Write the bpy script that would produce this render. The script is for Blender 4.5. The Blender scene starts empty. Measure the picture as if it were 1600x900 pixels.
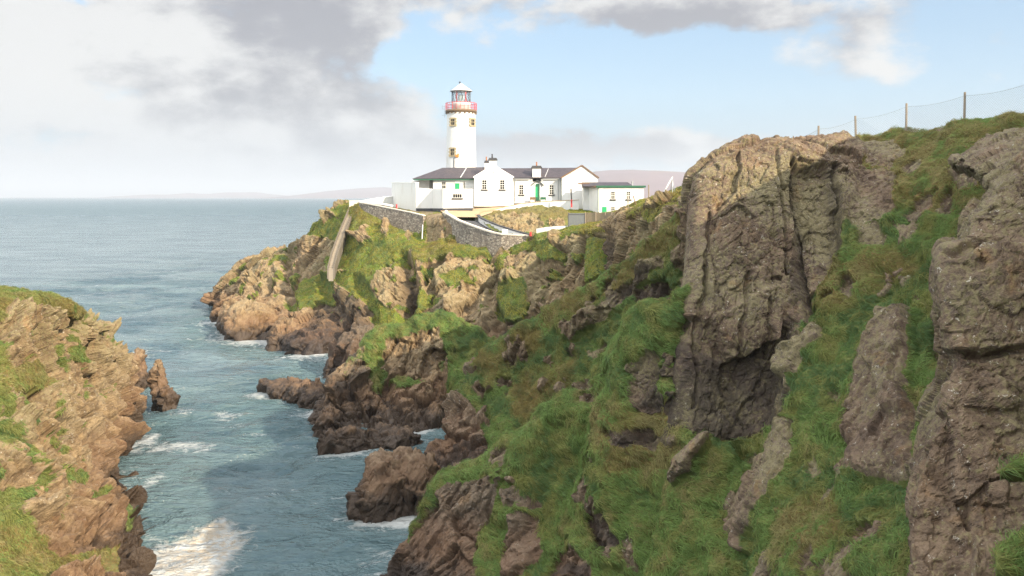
import bpy, bmesh, math, random
import numpy as np
from mathutils import Vector, Matrix

# ------------------------------------------------------------------ camera, sky, sun, exposure
R = math.radians
scene = bpy.context.scene
COL = scene.collection
F, H, HZ = 1400.0, 21.5, 307.0          # focal length in photo pixels, eye height above the sea, horizon row

cam_d = bpy.data.cameras.new('camera'); cam = bpy.data.objects.new('camera', cam_d); COL.objects.link(cam)
cam.location = (0, 0, H); cam.rotation_euler = (R(90), 0, 0)
cam_d.sensor_width = 36; cam_d.lens = 36 * F / 1600; cam_d.shift_y = -(450 - HZ) / 1600
cam_d.clip_start = 0.5; cam_d.clip_end = 90000
scene.camera = cam

SUN_AZ, SUN_EL = 137.0, 25.0             # azimuth clockwise from the view direction
SKY_STRENGTH, SUN_STRENGTH, EXPOSURE = 0.15, 3.6, 1.38

vs = scene.view_settings
vs.view_transform = 'Standard'; vs.look = 'None'; vs.gamma = 1.0; vs.exposure = EXPOSURE
vs.use_curve_mapping = False

sun_d = bpy.data.lights.new('sun', 'SUN'); sun = bpy.data.objects.new('sun', sun_d); COL.objects.link(sun)
sun_d.energy = SUN_STRENGTH; sun_d.angle = R(0.5); sun_d.color = (1.0, 0.83, 0.60)
to_sun = Vector((math.sin(R(SUN_AZ)) * math.cos(R(SUN_EL)), math.cos(R(SUN_AZ)) * math.cos(R(SUN_EL)), math.sin(R(SUN_EL))))
sun.rotation_euler = to_sun.to_track_quat('Z', 'Y').to_euler(); sun.location = (60, -60, 90)

class NT:
    """small helper for node trees"""
    def __init__(s, tree): s.t = tree; s.n = tree.nodes; s.l = tree.links
    def node(s, typ, **kw):
        n = s.n.new(typ)
        for k, v in kw.items(): setattr(n, k, v)
        return n
    def put(s, sock, v):
        if isinstance(v, bpy.types.NodeSocket): s.l.new(v, sock)
        elif v is not None:
            if hasattr(sock.default_value, '__len__') and not hasattr(v, '__len__'): v = (v,) * len(sock.default_value)
            if hasattr(sock.default_value, '__len__') and len(v) == 3 and len(sock.default_value) == 4: v = (*v, 1)
            sock.default_value = v
    def m(s, op, a, b=None, c=None, clamp=False):
        n = s.node('ShaderNodeMath', operation=op, use_clamp=clamp)
        s.put(n.inputs[0], a); s.put(n.inputs[1], b); s.put(n.inputs[2], c)
        return n.outputs[0]
    def v(s, op, a, b=None):
        n = s.node('ShaderNodeVectorMath', operation=op); s.put(n.inputs[0], a)
        if op == 'SCALE': s.put(n.inputs['Scale'], b)
        elif b is not None: s.put(n.inputs[1], b)
        return n.outputs['Value'] if op in ('LENGTH', 'DOT_PRODUCT', 'DISTANCE') else n.outputs[0]
    def mix(s, f, a, b, blend='MIX'):
        n = s.node('ShaderNodeMix', data_type='RGBA', blend_type=blend)
        s.put(n.inputs[0], f); s.put(n.inputs[6], a); s.put(n.inputs[7], b)
        return n.outputs[2]
    def noise(s, vec, scale, detail=4, rough=.55, dist=0.0, lac=2.0):
        n = s.node('ShaderNodeTexNoise'); s.put(n.inputs['Vector'], vec); s.put(n.inputs['Scale'], scale)
        n.inputs['Detail'].default_value = detail; n.inputs['Roughness'].default_value = rough
        n.inputs['Distortion'].default_value = dist; n.inputs['Lacunarity'].default_value = lac
        return n.outputs[0]
    def vor(s, vec, scale, feature='F1', out='Distance', rnd=1.0):
        n = s.node('ShaderNodeTexVoronoi', feature=feature); s.put(n.inputs['Vector'], vec); s.put(n.inputs['Scale'], scale)
        n.inputs['Randomness'].default_value = rnd
        return n.outputs[out]
    def ss(s, x, a, b):
        n = s.node('ShaderNodeMapRange', interpolation_type='SMOOTHSTEP'); s.put(n.inputs[0], x)
        s.put(n.inputs[1], a); s.put(n.inputs[2], b)
        return n.outputs[0]
    def attr(s, name, out='Fac'):
        n = s.node('ShaderNodeAttribute', attribute_name=name); return n.outputs[out]

world = bpy.data.worlds.new('World'); scene.world = world; world.use_nodes = True
wt = NT(world.node_tree); wt.n.clear()
def build_sky():
    sky = wt.node('ShaderNodeTexSky', sky_type='NISHITA', sun_disc=False)
    sky.sun_elevation = R(SUN_EL); sky.sun_rotation = R(SUN_AZ); sky.altitude = 20
    sky.air_density = 1.0; sky.dust_density = 1.2; sky.ozone_density = 1.6
    tc = wt.node('ShaderNodeTexCoord').outputs['Generated']
    d = wt.v('NORMALIZE', tc)
    sep = wt.node('ShaderNodeSeparateXYZ'); wt.put(sep.inputs[0], d)
    x, y, z = sep.outputs
    az = wt.m('MULTIPLY', wt.m('ARCTAN2', x, y), 180 / math.pi)          # degrees, 0 straight ahead
    el = wt.m('MULTIPLY', wt.m('ARCSINE', z), 180 / math.pi)
    comb = wt.node('ShaderNodeCombineXYZ'); wt.put(comb.inputs[0], az); wt.put(comb.inputs[1], el)
    P = comb.outputs[0]
    # cloud noise: stretched sideways
    q = wt.v('MULTIPLY', P, (0.105, 0.185, 0))
    n1 = wt.noise(q, 1.0, 10, .60, 0.08)
    q2 = wt.v('ADD', q, (-0.10, -0.13, 4.0 * 0))                         # sampled a little away from the sun for shading
    n2 = wt.noise(wt.v('ADD', q, (0.15, 0.20, 0)), 1.0, 8, .57, 0.08)
    nw = wt.noise(wt.v('MULTIPLY', P, (0.16, 0.3, 0)), 1.0, 4, .55)
    nwx = wt.m('MULTIPLY', wt.m('SUBTRACT', nw, .5), 7.0)
    nw2 = wt.noise(wt.v('ADD', wt.v('MULTIPLY', P, (0.2, 0.3, 0)), (31, 7, 0)), 1.0, 4, .55)
    nwy = wt.m('MULTIPLY', wt.m('SUBTRACT', nw2, .5), 4.0)
    azw = wt.m('ADD', az, nwx); elw = wt.m('ADD', el, nwy)
    def blob(px, py, rx, ry, w):
        """soft elliptical cloud mass; centre and radii in degrees of azimuth and elevation"""
        a0 = math.degrees(math.atan((px - 800) / F)); e0 = math.degrees(math.atan((HZ - py) / F))
        ax, ey = rx / F * 57.3, ry / F * 57.3
        dx = wt.m('DIVIDE', wt.m('SUBTRACT', azw, a0), ax); dy = wt.m('DIVIDE', wt.m('SUBTRACT', elw, e0), ey)
        r2 = wt.m('ADD', wt.m('MULTIPLY', dx, dx), wt.m('MULTIPLY', dy, dy))
        return wt.m('MULTIPLY', wt.m('EXPONENT', wt.m('MULTIPLY', r2, -1.0)), w)
    def total(lst):
        acc = None
        for b in lst:
            v = blob(*b); acc = v if acc is None else wt.m('ADD', acc, v)
        return acc
    cover = total([(30, 120, 330, 150, 1.0), (420, 150, 260, 130, 1.0), (360, 40, 260, 60, .8), (620, 240, 190, 50, .5),
                   (330, 290, 480, 46, .55), (1050, 20, 270, 42, .95), (900, 232, 220, 30, .55), (1180, 245, 260, 55, .62),
                   (1480, 90, 240, 90, .42), (690, -10, 200, 30, .5), (700, 300, 900, 26, .35), (560, 60, 60, 50, .3),
                   (160, 0, 50, 60, -1.3), (760, 110, 130, 45, -.35), (640, 80, 70, 45, -.35)])
    away = wt.ss(wt.m('ABSOLUTE', az), 34.0, 50.0)                       # away from the photographed part: unseen broken cloud, overbright to lift the shade
    cover = wt.m('ADD', cover, wt.m('MULTIPLY', away, .42))
    high = wt.ss(el, 17, 30); cover = wt.m('ADD', cover, wt.m('MULTIPLY', high, .25))
    dens = wt.m('ADD', wt.m('MULTIPLY', wt.m('MINIMUM', cover, 1.0), .85), wt.m('MULTIPLY', wt.m('SUBTRACT', n1, .5), 2.3))
    alpha = wt.ss(dens, 0.26, 0.62)
    # thickness makes the grey undersides; light comes from upper right
    dark = total([(480, 160, 210, 48, .75), (370, 45, 190, 62, .75), (540, 60, 120, 60, .35), (1040, 38, 230, 38, .75), (800, 225, 190, 36, .5),
                  (250, 228, 300, 26, .3), (900, 215, 150, 20, .25), (560, 240, 160, 50, .4), (60, 110, 210, 120, -.55), (420, 225, 200, 26, -.35), (660, 190, 70, 26, -.5), (1500, 60, 260, 100, .45), (1150, 230, 300, 40, .45), (850, 250, 120, 20, .3)])
    lightn = wt.m('MULTIPLY', wt.m('SUBTRACT', n2, n1), 3.4)
    sh = wt.m('ADD', wt.m('ADD', dark, lightn), wt.m('MULTIPLY', wt.m('SUBTRACT', nw, .5), .5))
    sh = wt.m('ADD', sh, wt.m('MULTIPLY', away, .3))
    shade = wt.ss(sh, -0.15, 0.85)
    cb = wt.mix(shade, (2.16, 2.14, 2.10), (.96, .96, 1.05))
    cb = wt.mix(wt.m('MULTIPLY', away, .8), cb, (12.0, 11.7, 11.1))  # extra radiance on the unseen clouds, added as fill light
    haze = wt.ss(el, 7.0, 0.0)
    cb = wt.mix(wt.m('MULTIPLY', haze, .65), cb, (1.40, 1.53, 1.70))
    skyc = wt.mix(wt.m('ADD', wt.m('MULTIPLY', haze, .2), .75), sky.outputs[0], (.61, 1.0, 1.43))
    c = wt.mix(wt.m('MULTIPLY', alpha, .96), skyc, cb)
    bg = wt.node('ShaderNodeBackground'); wt.put(bg.inputs[0], c); bg.inputs[1].default_value = SKY_STRENGTH
    out = wt.node('ShaderNodeOutputWorld'); wt.l.new(bg.outputs[0], out.inputs[0])
    world.cycles.sampling_method = 'MANUAL'; world.cycles.sample_map_resolution = 512
build_sky()
scene.cycles.max_bounces = 5; scene.cycles.diffuse_bounces = 4; scene.cycles.glossy_bounces = 2
scene.cycles.transmission_bounces = 3; scene.cycles.transparent_max_bounces = 6; scene.cycles.volume_bounces = 0
scene.cycles.caustics_reflective = False; scene.cycles.caustics_refractive = False
scene.cycles.use_denoising = True; scene.cycles.denoiser = 'OPENIMAGEDENOISE'; scene.cycles.denoising_input_passes = 'RGB_ALBEDO_NORMAL'; scene.cycles.denoising_prefilter = 'NONE'

# ------------------------------------------------------------------ helpers
def U(px, py, Y):
    """the point Y metres ahead that the photo shows at pixel px, py"""
    return np.array([(px - 800) / F * Y, Y, H - (py - HZ) / F * Y])
def tag(o, label=None, cat=None, group=None, kind=None):
    if label: o['label'] = label
    if cat: o['category'] = cat
    if group: o['group'] = group
    if kind: o['kind'] = kind
    return o

def np_mesh(name, verts, quads, mat, attrs=None, smooth=True, parent=None, tris=None):
    me = bpy.data.meshes.new(name)
    verts = np.asarray(verts, np.float32); me.vertices.add(len(verts)); me.vertices.foreach_set('co', verts.ravel())
    faces = []; starts = []; n = 0
    if quads is not None and len(quads):
        q = np.asarray(quads, np.int32); faces.append(q.ravel()); starts.append(np.arange(len(q), dtype=np.int32) * 4); n = q.size
    if tris is not None and len(tris):
        t = np.asarray(tris, np.int32); faces.append(t.ravel()); starts.append(n + np.arange(len(t), dtype=np.int32) * 3)
    lv = np.concatenate(faces); ls = np.concatenate(starts)
    me.loops.add(len(lv)); me.loops.foreach_set('vertex_index', lv)
    me.polygons.add(len(ls)); me.polygons.foreach_set('loop_start', ls)
    me.polygons.foreach_set('use_smooth', np.full(len(ls), smooth, bool))
    for k, a in (attrs or {}).items():
        a = np.asarray(a, np.float32)
        if a.ndim == 1:
            at = me.attributes.new(k, 'FLOAT', 'POINT'); at.data.foreach_set('value', a)
        else:
            at = me.attributes.new(k, 'FLOAT_COLOR', 'POINT')
            at.data.foreach_set('color', np.concatenate([a, np.ones((len(a), 1), np.float32)], 1).ravel())
    me.update(calc_edges=True); me.validate()
    me.materials.append(mat)
    o = bpy.data.objects.new(name, me); COL.objects.link(o)
    if parent: o.parent = parent
    return o

# ---- numpy noise
def _mix(h):
    h = h.astype(np.uint32); h ^= h >> np.uint32(16); h *= np.uint32(0x7feb352d); h ^= h >> np.uint32(15); h *= np.uint32(0x846ca68b); h ^= h >> np.uint32(16)
    return h
def hash3(i, seed):
    i = i.astype(np.int64)
    return _mix(((i[:, 0] * 73856093) ^ (i[:, 1] * 19349663) ^ (i[:, 2] * 83492791) ^ (seed * 2654435761)) & 0xffffffff)
def rnd(h, k): return _mix(h + np.uint32((k * 0x9e3779b9) & 0xffffffff)).astype(np.float32) / np.float32(4294967295.0)
_rg = np.random.RandomState(5); _G = _rg.normal(size=(64, 3)); _G = (_G / np.linalg.norm(_G, axis=1)[:, None]).astype(np.float32)
def perlin(p, seed=0):
    p = np.asarray(p, np.float64); b = np.floor(p).astype(np.int64); f = (p - b).astype(np.float32); w = f * f * f * (f * (f * 6 - 15) + 10)
    out = np.zeros(len(p), np.float32)
    for dx in (0, 1):
        for dy in (0, 1):
            for dz in (0, 1):
                o = np.array([dx, dy, dz]); g = _G[hash3(b + o, seed) & np.uint32(63)]
                ww = (w[:, 0] if dx else 1 - w[:, 0]) * (w[:, 1] if dy else 1 - w[:, 1]) * (w[:, 2] if dz else 1 - w[:, 2])
                out += ww * ((f - o.astype(np.float32)) * g).sum(1)
    return out * 1.5
def fbm(p, oct=4, seed=0, gain=.5):
    a, s = 0, 1.0; p = np.asarray(p, np.float64)
    for k in range(oct): a = a + perlin(p * 2.03 ** k + 17.3 * k, seed + k) * s; s *= gain
    return a
def worley(p, seed=0):
    p = np.asarray(p, np.float64); b = np.floor(p - .5).astype(np.int64); n = len(p)
    F1 = np.full(n, 9., np.float32); F2 = np.full(n, 9., np.float32); ID = np.zeros(n, np.uint32); D = np.zeros((n, 3), np.float32)
    for dx in (0, 1):
        for dy in (0, 1):
            for dz in (0, 1):
                c = b + np.array([dx, dy, dz]); h = hash3(c, seed)
                ctr = c + .12 + .76 * np.stack([rnd(h, 1), rnd(h, 2), rnd(h, 3)], 1)
                dv = (p - ctr).astype(np.float32); dd = ((dv * dv) ** 2).sum(1) ** .25
                nw = dd < F1
                F2 = np.where(nw, F1, np.minimum(F2, dd)); F1 = np.where(nw, dd, F1); ID = np.where(nw, h, ID); D[nw] = dv[nw]
    return F1, F2, ID, D
def sstep(a, b, x):
    t = np.clip((x - a) / (b - a), 0, 1); return t * t * (3 - 2 * t)
def rotm(ax, ay, az):
    return np.array(Matrix.Rotation(R(az), 3, 'Z') @ Matrix.Rotation(R(ay), 3, 'Y') @ Matrix.Rotation(R(ax), 3, 'X'))
def blocks(p, L, aniso, A, tilt, crack, rot, seed):
    q = (p @ rot) / (np.array(aniso) * L)
    F1, F2, ID, D = worley(q, seed)
    g = np.stack([rnd(ID, 5), rnd(ID, 6), rnd(ID, 7)], 1) - .5
    off = (rnd(ID, 4) - .5) * A + tilt * A * (g * D).sum(1) * 2
    return off - crack * A * (1 - sstep(0, .10, F2 - F1))

def rock_disp(p, s, seed, rot, big=1.0, mid=None, an=1.0):
    mid = (.45 + .55 * big) if mid is None else mid
    """height of fractured rock: big jointed blocks, smaller blocks, rubble, fine relief"""
    w = p + .16 * s * np.stack([perlin(p * .5 / s, seed + 11), perlin(p * .5 / s, seed + 12), perlin(p * .5 / s, seed + 13)], 1)
    w = w + .07 * s * np.stack([fbm(p * (2.2 / s), 3, seed + 14, .65), fbm(p * (2.2 / s), 3, seed + 15, .65), fbm(p * (2.2 / s), 3, seed + 16, .65)], 1)
    h = fbm(p * (.22 / s), 3, seed + 1) * .8 * s * big
    h += blocks(w, 3.1 * s, (1.0, .8, 1.5 * an), .95 * s * big, 1.5, .30, rot, seed + 2)
    h += blocks(w, 1.35 * s, (1.0, .75, 1.5 * an), .40 * s * mid, 1.7, .42, rot, seed + 3)
    h += blocks(w, .6 * s, (1.0, .7, 1.4), .17 * s * (.5 + .5 * mid), 1.4, .75, rot, seed + 4)
    h += blocks(p, .27 * s, (1.0, .8, 1.3), .045 * s, 1.2, .4, rot, seed + 5)
    h += fbm(p * (2.6 / s), 3, seed + 6) * .03 * s
    return h

def inpoly(P, poly):
    """signed distance in pixels, positive inside"""
    x, y = P[:, 0], P[:, 1]; n = len(poly); best = np.full(len(P), 1e9); ins = np.zeros(len(P), bool)
    for i in range(n):
        ax, ay = poly[i]; bx, by = poly[(i + 1) % n]
        ex, ey = bx - ax, by - ay; L2 = ex * ex + ey * ey + 1e-9
        t = np.clip(((x - ax) * ex + (y - ay) * ey) / L2, 0, 1)
        best = np.minimum(best, (x - ax - t * ex) ** 2 + (y - ay - t * ey) ** 2)
        c = ((ay > y) != (by > y)); ins ^= c & (x < ex * (y - ay) / (ey if abs(ey) > 1e-9 else 1e-9) + ax)
    d = np.sqrt(best); return np.where(ins, d, -d)
def polydist(P, line):
    best = np.full(len(P), 1e9)
    for (ax, ay), (bx, by) in zip(line[:-1], line[1:]):
        ex, ey = bx - ax, by - ay; t = np.clip(((P[:, 0] - ax) * ex + (P[:, 1] - ay) * ey) / (ex * ex + ey * ey), 0, 1)
        best = np.minimum(best, (P[:, 0] - ax - t * ex) ** 2 + (P[:, 1] - ay - t * ey) ** 2)
    return np.sqrt(best)

def cardinal(C, counts, ten=.38):
    """C: n x m x 3, interpolate along axis 0"""
    n = len(C); T = np.zeros_like(C)
    T[1:-1] = (C[2:] - C[:-2]) * ten; T[0] = (C[1] - C[0]) * .6; T[-1] = (C[-1] - C[-2]) * .6
    out = []
    for i in range(n - 1):
        k = counts[i]
        # keep tangents no longer than the span so that uneven spacing does not overshoot
        L = np.linalg.norm(C[i + 1] - C[i], axis=1)[:, None] + 1e-6
        t0 = T[i] * np.minimum(1, 1.0 * L / (np.linalg.norm(T[i], axis=1)[:, None] + 1e-6))
        t1 = T[i + 1] * np.minimum(1, 1.0 * L / (np.linalg.norm(T[i + 1], axis=1)[:, None] + 1e-6))
        for j in range(k):
            t = j / k; a = 2 * t**3 - 3 * t**2 + 1; b = t**3 - 2 * t**2 + t; c = -2 * t**3 + 3 * t**2; d = t**3 - t**2
            out.append(a * C[i] + b * t0 + c * C[i + 1] + d * t1)
    out.append(C[-1]); return np.array(out)

SHORE = []
GRASS_SRC = []
def sheet(name, rows, res, label, cat, scale=1.0, seed=1, rot=(0, 0, 0), grass=(), rock=(), flat=(), calm=(), base=0.0, push=(), carve=(), dark=(), dry=(),
          tan=.5, warp=9, amp=1.0, ledge=.6, density=0, blade=(.5, .03), mat=None, kind='structure', gkey='near', turf=.16, big=1.0, tone=0.0, lump=1.0, expose=0.0, mid=None, an=1.0, moss=0.0, olive=0.0):
    """a landform built as one jointed surface through surveyed points; rows run from the far side over the crest to the foot"""
    C = np.array([[U(*p) if len(p) == 3 else np.array(p[1:]) for p in r] for r in rows])
    seg = np.percentile(np.linalg.norm(C[1:] - C[:-1], axis=2), 75, axis=1); nu = [int(min(260, max(2, math.ceil(s / res)))) for s in seg]
    nu[0] = max(2, nu[0] // 3); 
    D1 = cardinal(C, nu)
    D1 = D1.transpose(1, 0, 2)
    seg = np.percentile(np.linalg.norm(D1[1:] - D1[:-1], axis=2), 75, axis=1); nv = [int(min(260, max(2, math.ceil(s / res)))) for s in seg]
    G = cardinal(D1, nv).transpose(1, 0, 2)                                # U x V x 3
    nU, nV = G.shape[:2]
    du = np.gradient(G, axis=0); dv = np.gradient(G, axis=1)
    N = np.cross(dv, du); N /= np.linalg.norm(N, axis=2)[..., None] + 1e-9
    p = G.reshape(-1, 3); n = N.reshape(-1, 3)
    if (n * (np.array([0, -40, 90.]) / 100)).sum(1).mean() < 0: n = -n
    Yc = np.maximum(p[:, 1], 4)
    pix = np.stack([800 + F * p[:, 0] / Yc, HZ + F * (H - p[:, 2]) / Yc], 1); mpp = Yc / F
    wl = 2.2 * scale
    wp = pix + warp * np.stack([fbm(p / wl, 4, seed + 31, .6), fbm(p / wl + 50, 4, seed + 32, .6)], 1)
    g = np.full(len(p), float(base))
    for poly in grass: g = np.maximum(g, sstep(-3, 3, inpoly(wp, poly)))
    rk = np.zeros(len(p))
    for poly in rock: rk = np.maximum(rk, sstep(-3, 3, inpoly(wp, poly)))
    if expose: rk = np.maximum(rk, sstep(.40, .46, fbm(p / np.array([2.6, 2.6, 3.4]), 4, seed + 45, .6) + (expose - 1) * .2))
    g = g * (1 - rk)
    spot = fbm(p / (1.6 * scale), 4, seed + 40)
    g = np.maximum(g, ledge * sstep(.55, .8, n[:, 2] + .35 * spot) * (1 - rk) * sstep(1.5, 4, p[:, 2]))
    if moss: g = np.maximum(g, moss * sstep(.46, .56, fbm(p / (1.5 * scale), 4, seed + 46, .6) + .25 * (n[:, 2] - .5)) * sstep(2.5, 5, p[:, 2]) * (1 - rk))
    h = rock_disp(p, scale, seed, rotm(*rot), big, mid, an) * amp
    for (poly, k) in calm: h = h * (1 - (1 - k) * sstep(-12, 12, inpoly(pix, poly)))
    hum = lump * fbm(p / (1.5 * scale) * np.array([1, 1, 1.6]), 3, seed + 50) * .42 * scale + lump * perlin(p / (5.0 * scale), seed + 55) * .5 * scale + fbm(p / .4, 2, seed + 57) * .05
    e = sstep(0.1, .9, g)
    disp = h * (1 - e) + (hum + turf * scale + h * .12) * e
    dk = np.zeros(len(p))
    for (poly, depth, soft) in push: disp += depth * sstep(-soft, soft, inpoly(pix + .9 * (wp - pix), poly))
    for (line, width, depth) in carve: disp -= depth * (1 - sstep(width * .3, width, polydist(pix + .5 * (wp - pix), line) * mpp))
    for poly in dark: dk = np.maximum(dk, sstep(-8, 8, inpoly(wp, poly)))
    dr = np.zeros(len(p))
    for poly in dry: dr = np.maximum(dr, sstep(-14, 14, inpoly(wp, poly)))
    for (poly, dz) in flat: fl = sstep(-.6, .6, inpoly(p[:, :2], poly)); disp = disp * (1 - fl) + dz * fl
    q = p + n * disp[:, None]
    Q3 = q.reshape(nU, nV, 3).copy()
    for _ in range(1):                                                     # take the stair-steps off the joints
        S = Q3.copy(); S[1:-1, 1:-1] = .68 * Q3[1:-1, 1:-1] + .08 * (Q3[:-2, 1:-1] + Q3[2:, 1:-1] + Q3[1:-1, :-2] + Q3[1:-1, 2:]); Q3 = S
    q = Q3.reshape(-1, 3)
    idx = np.arange(nU * nV).reshape(nU, nV)
    quads = np.stack([idx[:-1, :-1], idx[:-1, 1:], idx[1:, 1:], idx[1:, :-1]], -1).reshape(-1, 4)
    # wind the faces so that they look outwards
    a, b, c = q[quads[:, 0]], q[quads[:, 1]], q[quads[:, 3]]
    fn = np.cross(b - a, c - a)
    if (fn * n[quads[:, 0]]).sum() < 0: quads = quads[:, ::-1]
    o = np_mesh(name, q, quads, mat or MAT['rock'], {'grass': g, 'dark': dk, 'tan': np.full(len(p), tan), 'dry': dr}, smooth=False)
    if label: tag(o, label, cat, None, kind)
    s = np.abs(q[:, 2]) < .35; SHORE.append(q[s][:, :2])
    if density: GRASS_SRC.append(dict(q=q, quads=quads, g=g, dr=dr, seed=seed, density=density, blade=blade, key=gkey, tone=tone, olive=olive))
    return o

# ------------------------------------------------------------------ materials
MAT = {}
def new_mat(name):
    m = bpy.data.materials.new(name); m.use_nodes = True; t = NT(m.node_tree); t.n.clear()
    out = t.node('ShaderNodeOutputMaterial'); b = t.node('ShaderNodeBsdfPrincipled'); t.l.new(b.outputs[0], out.inputs[0])
    MAT[name] = m; return m, t, b, out
def bump(t, b, h, strength, dist):
    n = t.node('ShaderNodeBump'); t.put(n.inputs['Height'], h); n.inputs['Strength'].default_value = strength; n.inputs['Distance'].default_value = dist
    t.l.new(n.outputs[0], b.inputs['Normal'])

def rock_mat():
    m, t, b, out = new_mat('rock')
    geo = t.node('ShaderNodeNewGeometry'); P = geo.outputs['Position']
    sp = t.node('ShaderNodeSeparateXYZ'); t.put(sp.inputs[0], P); z = sp.outputs[2]
    tan, dk, g, dry = t.attr('tan'), t.attr('dark'), t.attr('grass'), t.attr('dry')
    nA = t.noise(P, .22, 4, .6); nB = t.noise(P, 1.1, 6, .65); nC = t.noise(P, 5.5, 5, .7); nD = t.noise(P, 17, 3, .7)
    mauve = t.mix(t.ss(nB, .35, .65), (.088, .060, .045), (.175, .124, .090))
    tancol = t.mix(t.ss(nB, .35, .65), (.140, .096, .052), (.315, .230, .125))
    c = t.mix(tan, mauve, tancol)
    c = t.mix(t.m('MULTIPLY', t.ss(nA, .42, .62), .55), c, t.mix(tan, (.16, .135, .11), (.29, .225, .135)))       # greyer beds
    # lichen: olive grey crust and pale spots, more of it high above the sea
    lich = t.m('MULTIPLY', t.ss(t.m('ADD', nC, t.m('MULTIPLY', t.m('SUBTRACT', nA, .5), .7)), .46, .58), t.ss(z, 3, 11))
    c = t.mix(t.m('MULTIPLY', lich, .66), c, t.mix(nD, (.105, .095, .040), (.29, .255, .135)))
    spots = t.m('MULTIPLY', t.ss(t.noise(P, 3.3, 5, .75), .60, .66), t.ss(nD, .46, .56))
    c = t.mix(t.m('MULTIPLY', spots, .8), c, (.56, .53, .46))
    rust = t.ss(t.noise(P, .8, 5, .6, .6), .58, .72)
    c = t.mix(t.m('MULTIPLY', rust, .35), c, (.26, .145, .06))
    c = t.mix(t.m('MULTIPLY', t.ss(t.noise(P, 2.4, 7, .75), .54, .66), .5), c, (.075, .058, .050))
    mott = t.m('ADD', .62, t.m('ADD', t.m('MULTIPLY', t.ss(nC, .34, .66), .5), t.m('MULTIPLY', t.ss(nD, .32, .68), .32)))
    c = t.mix(1.0, c, t.mix(mott, (0, 0, 0), (1, 1, 1)), 'MULTIPLY')
    # tide zone: rust brown above, wet black weed at the water
    zz = t.m('ADD', z, t.m('MULTIPLY', t.m('SUBTRACT', nB, .5), 3.0))
    c = t.mix(t.m('MULTIPLY', t.ss(zz, 4.6, 2.0), .62), c, t.mix(nC, (.080, .042, .026), (.195, .108, .062)))
    c = t.mix(t.m('MULTIPLY', t.ss(zz, 2.1, .5), .85), c, (.030, .022, .017))
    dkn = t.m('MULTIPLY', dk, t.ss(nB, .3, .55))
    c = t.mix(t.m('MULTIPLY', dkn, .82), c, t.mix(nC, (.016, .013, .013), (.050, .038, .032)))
    # turf between the blades
    turf = t.mix(t.ss(nB, .35, .65), (.070, .095, .024), (.13, .150, .042))
    turf = t.mix(t.m('MULTIPLY', dry, t.ss(nC, .3, .6)), turf, (.15, .105, .038))
    gm = t.ss(t.m('ADD', g, t.m('MULTIPLY', t.m('SUBTRACT', nC, .5), .7)), .40, .60)
    c = t.mix(gm, c, turf)
    t.put(b.inputs['Base Color'], c)
    t.put(b.inputs['Roughness'], t.mix(t.ss(zz, 2.1, .5), .88, .38))
    b.inputs['Specular IOR Level'].default_value = .3
    crk = t.ss(t.vor(t.v('ADD', P, t.v('SCALE', P, 0)), 2.2, 'DISTANCE_TO_EDGE'), 0.0, .06)
    hh = t.m('ADD', t.m('MULTIPLY', nC, .10), t.m('ADD', t.m('MULTIPLY', nD, .035), t.m('MULTIPLY', nB, .22)))
    bump(t, b, hh, .9, 1.0)
rock_mat()

def grass_mat():
    m, t, b, out = new_mat('grass')
    c = t.attr('tint', 'Color'); t.put(b.inputs['Base Color'], c)
    b.inputs['Roughness'].default_value = .6; b.inputs['Specular IOR Level'].default_value = .18
    tr = t.node('ShaderNodeBsdfTranslucent'); t.put(tr.inputs[0], c)
    mx = t.node('ShaderNodeMixShader'); mx.inputs[0].default_value = .45
    t.l.new(b.outputs[0], mx.inputs[1]); t.l.new(tr.outputs[0], mx.inputs[2]); t.l.new(mx.outputs[0], out.inputs[0])
grass_mat()

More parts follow.
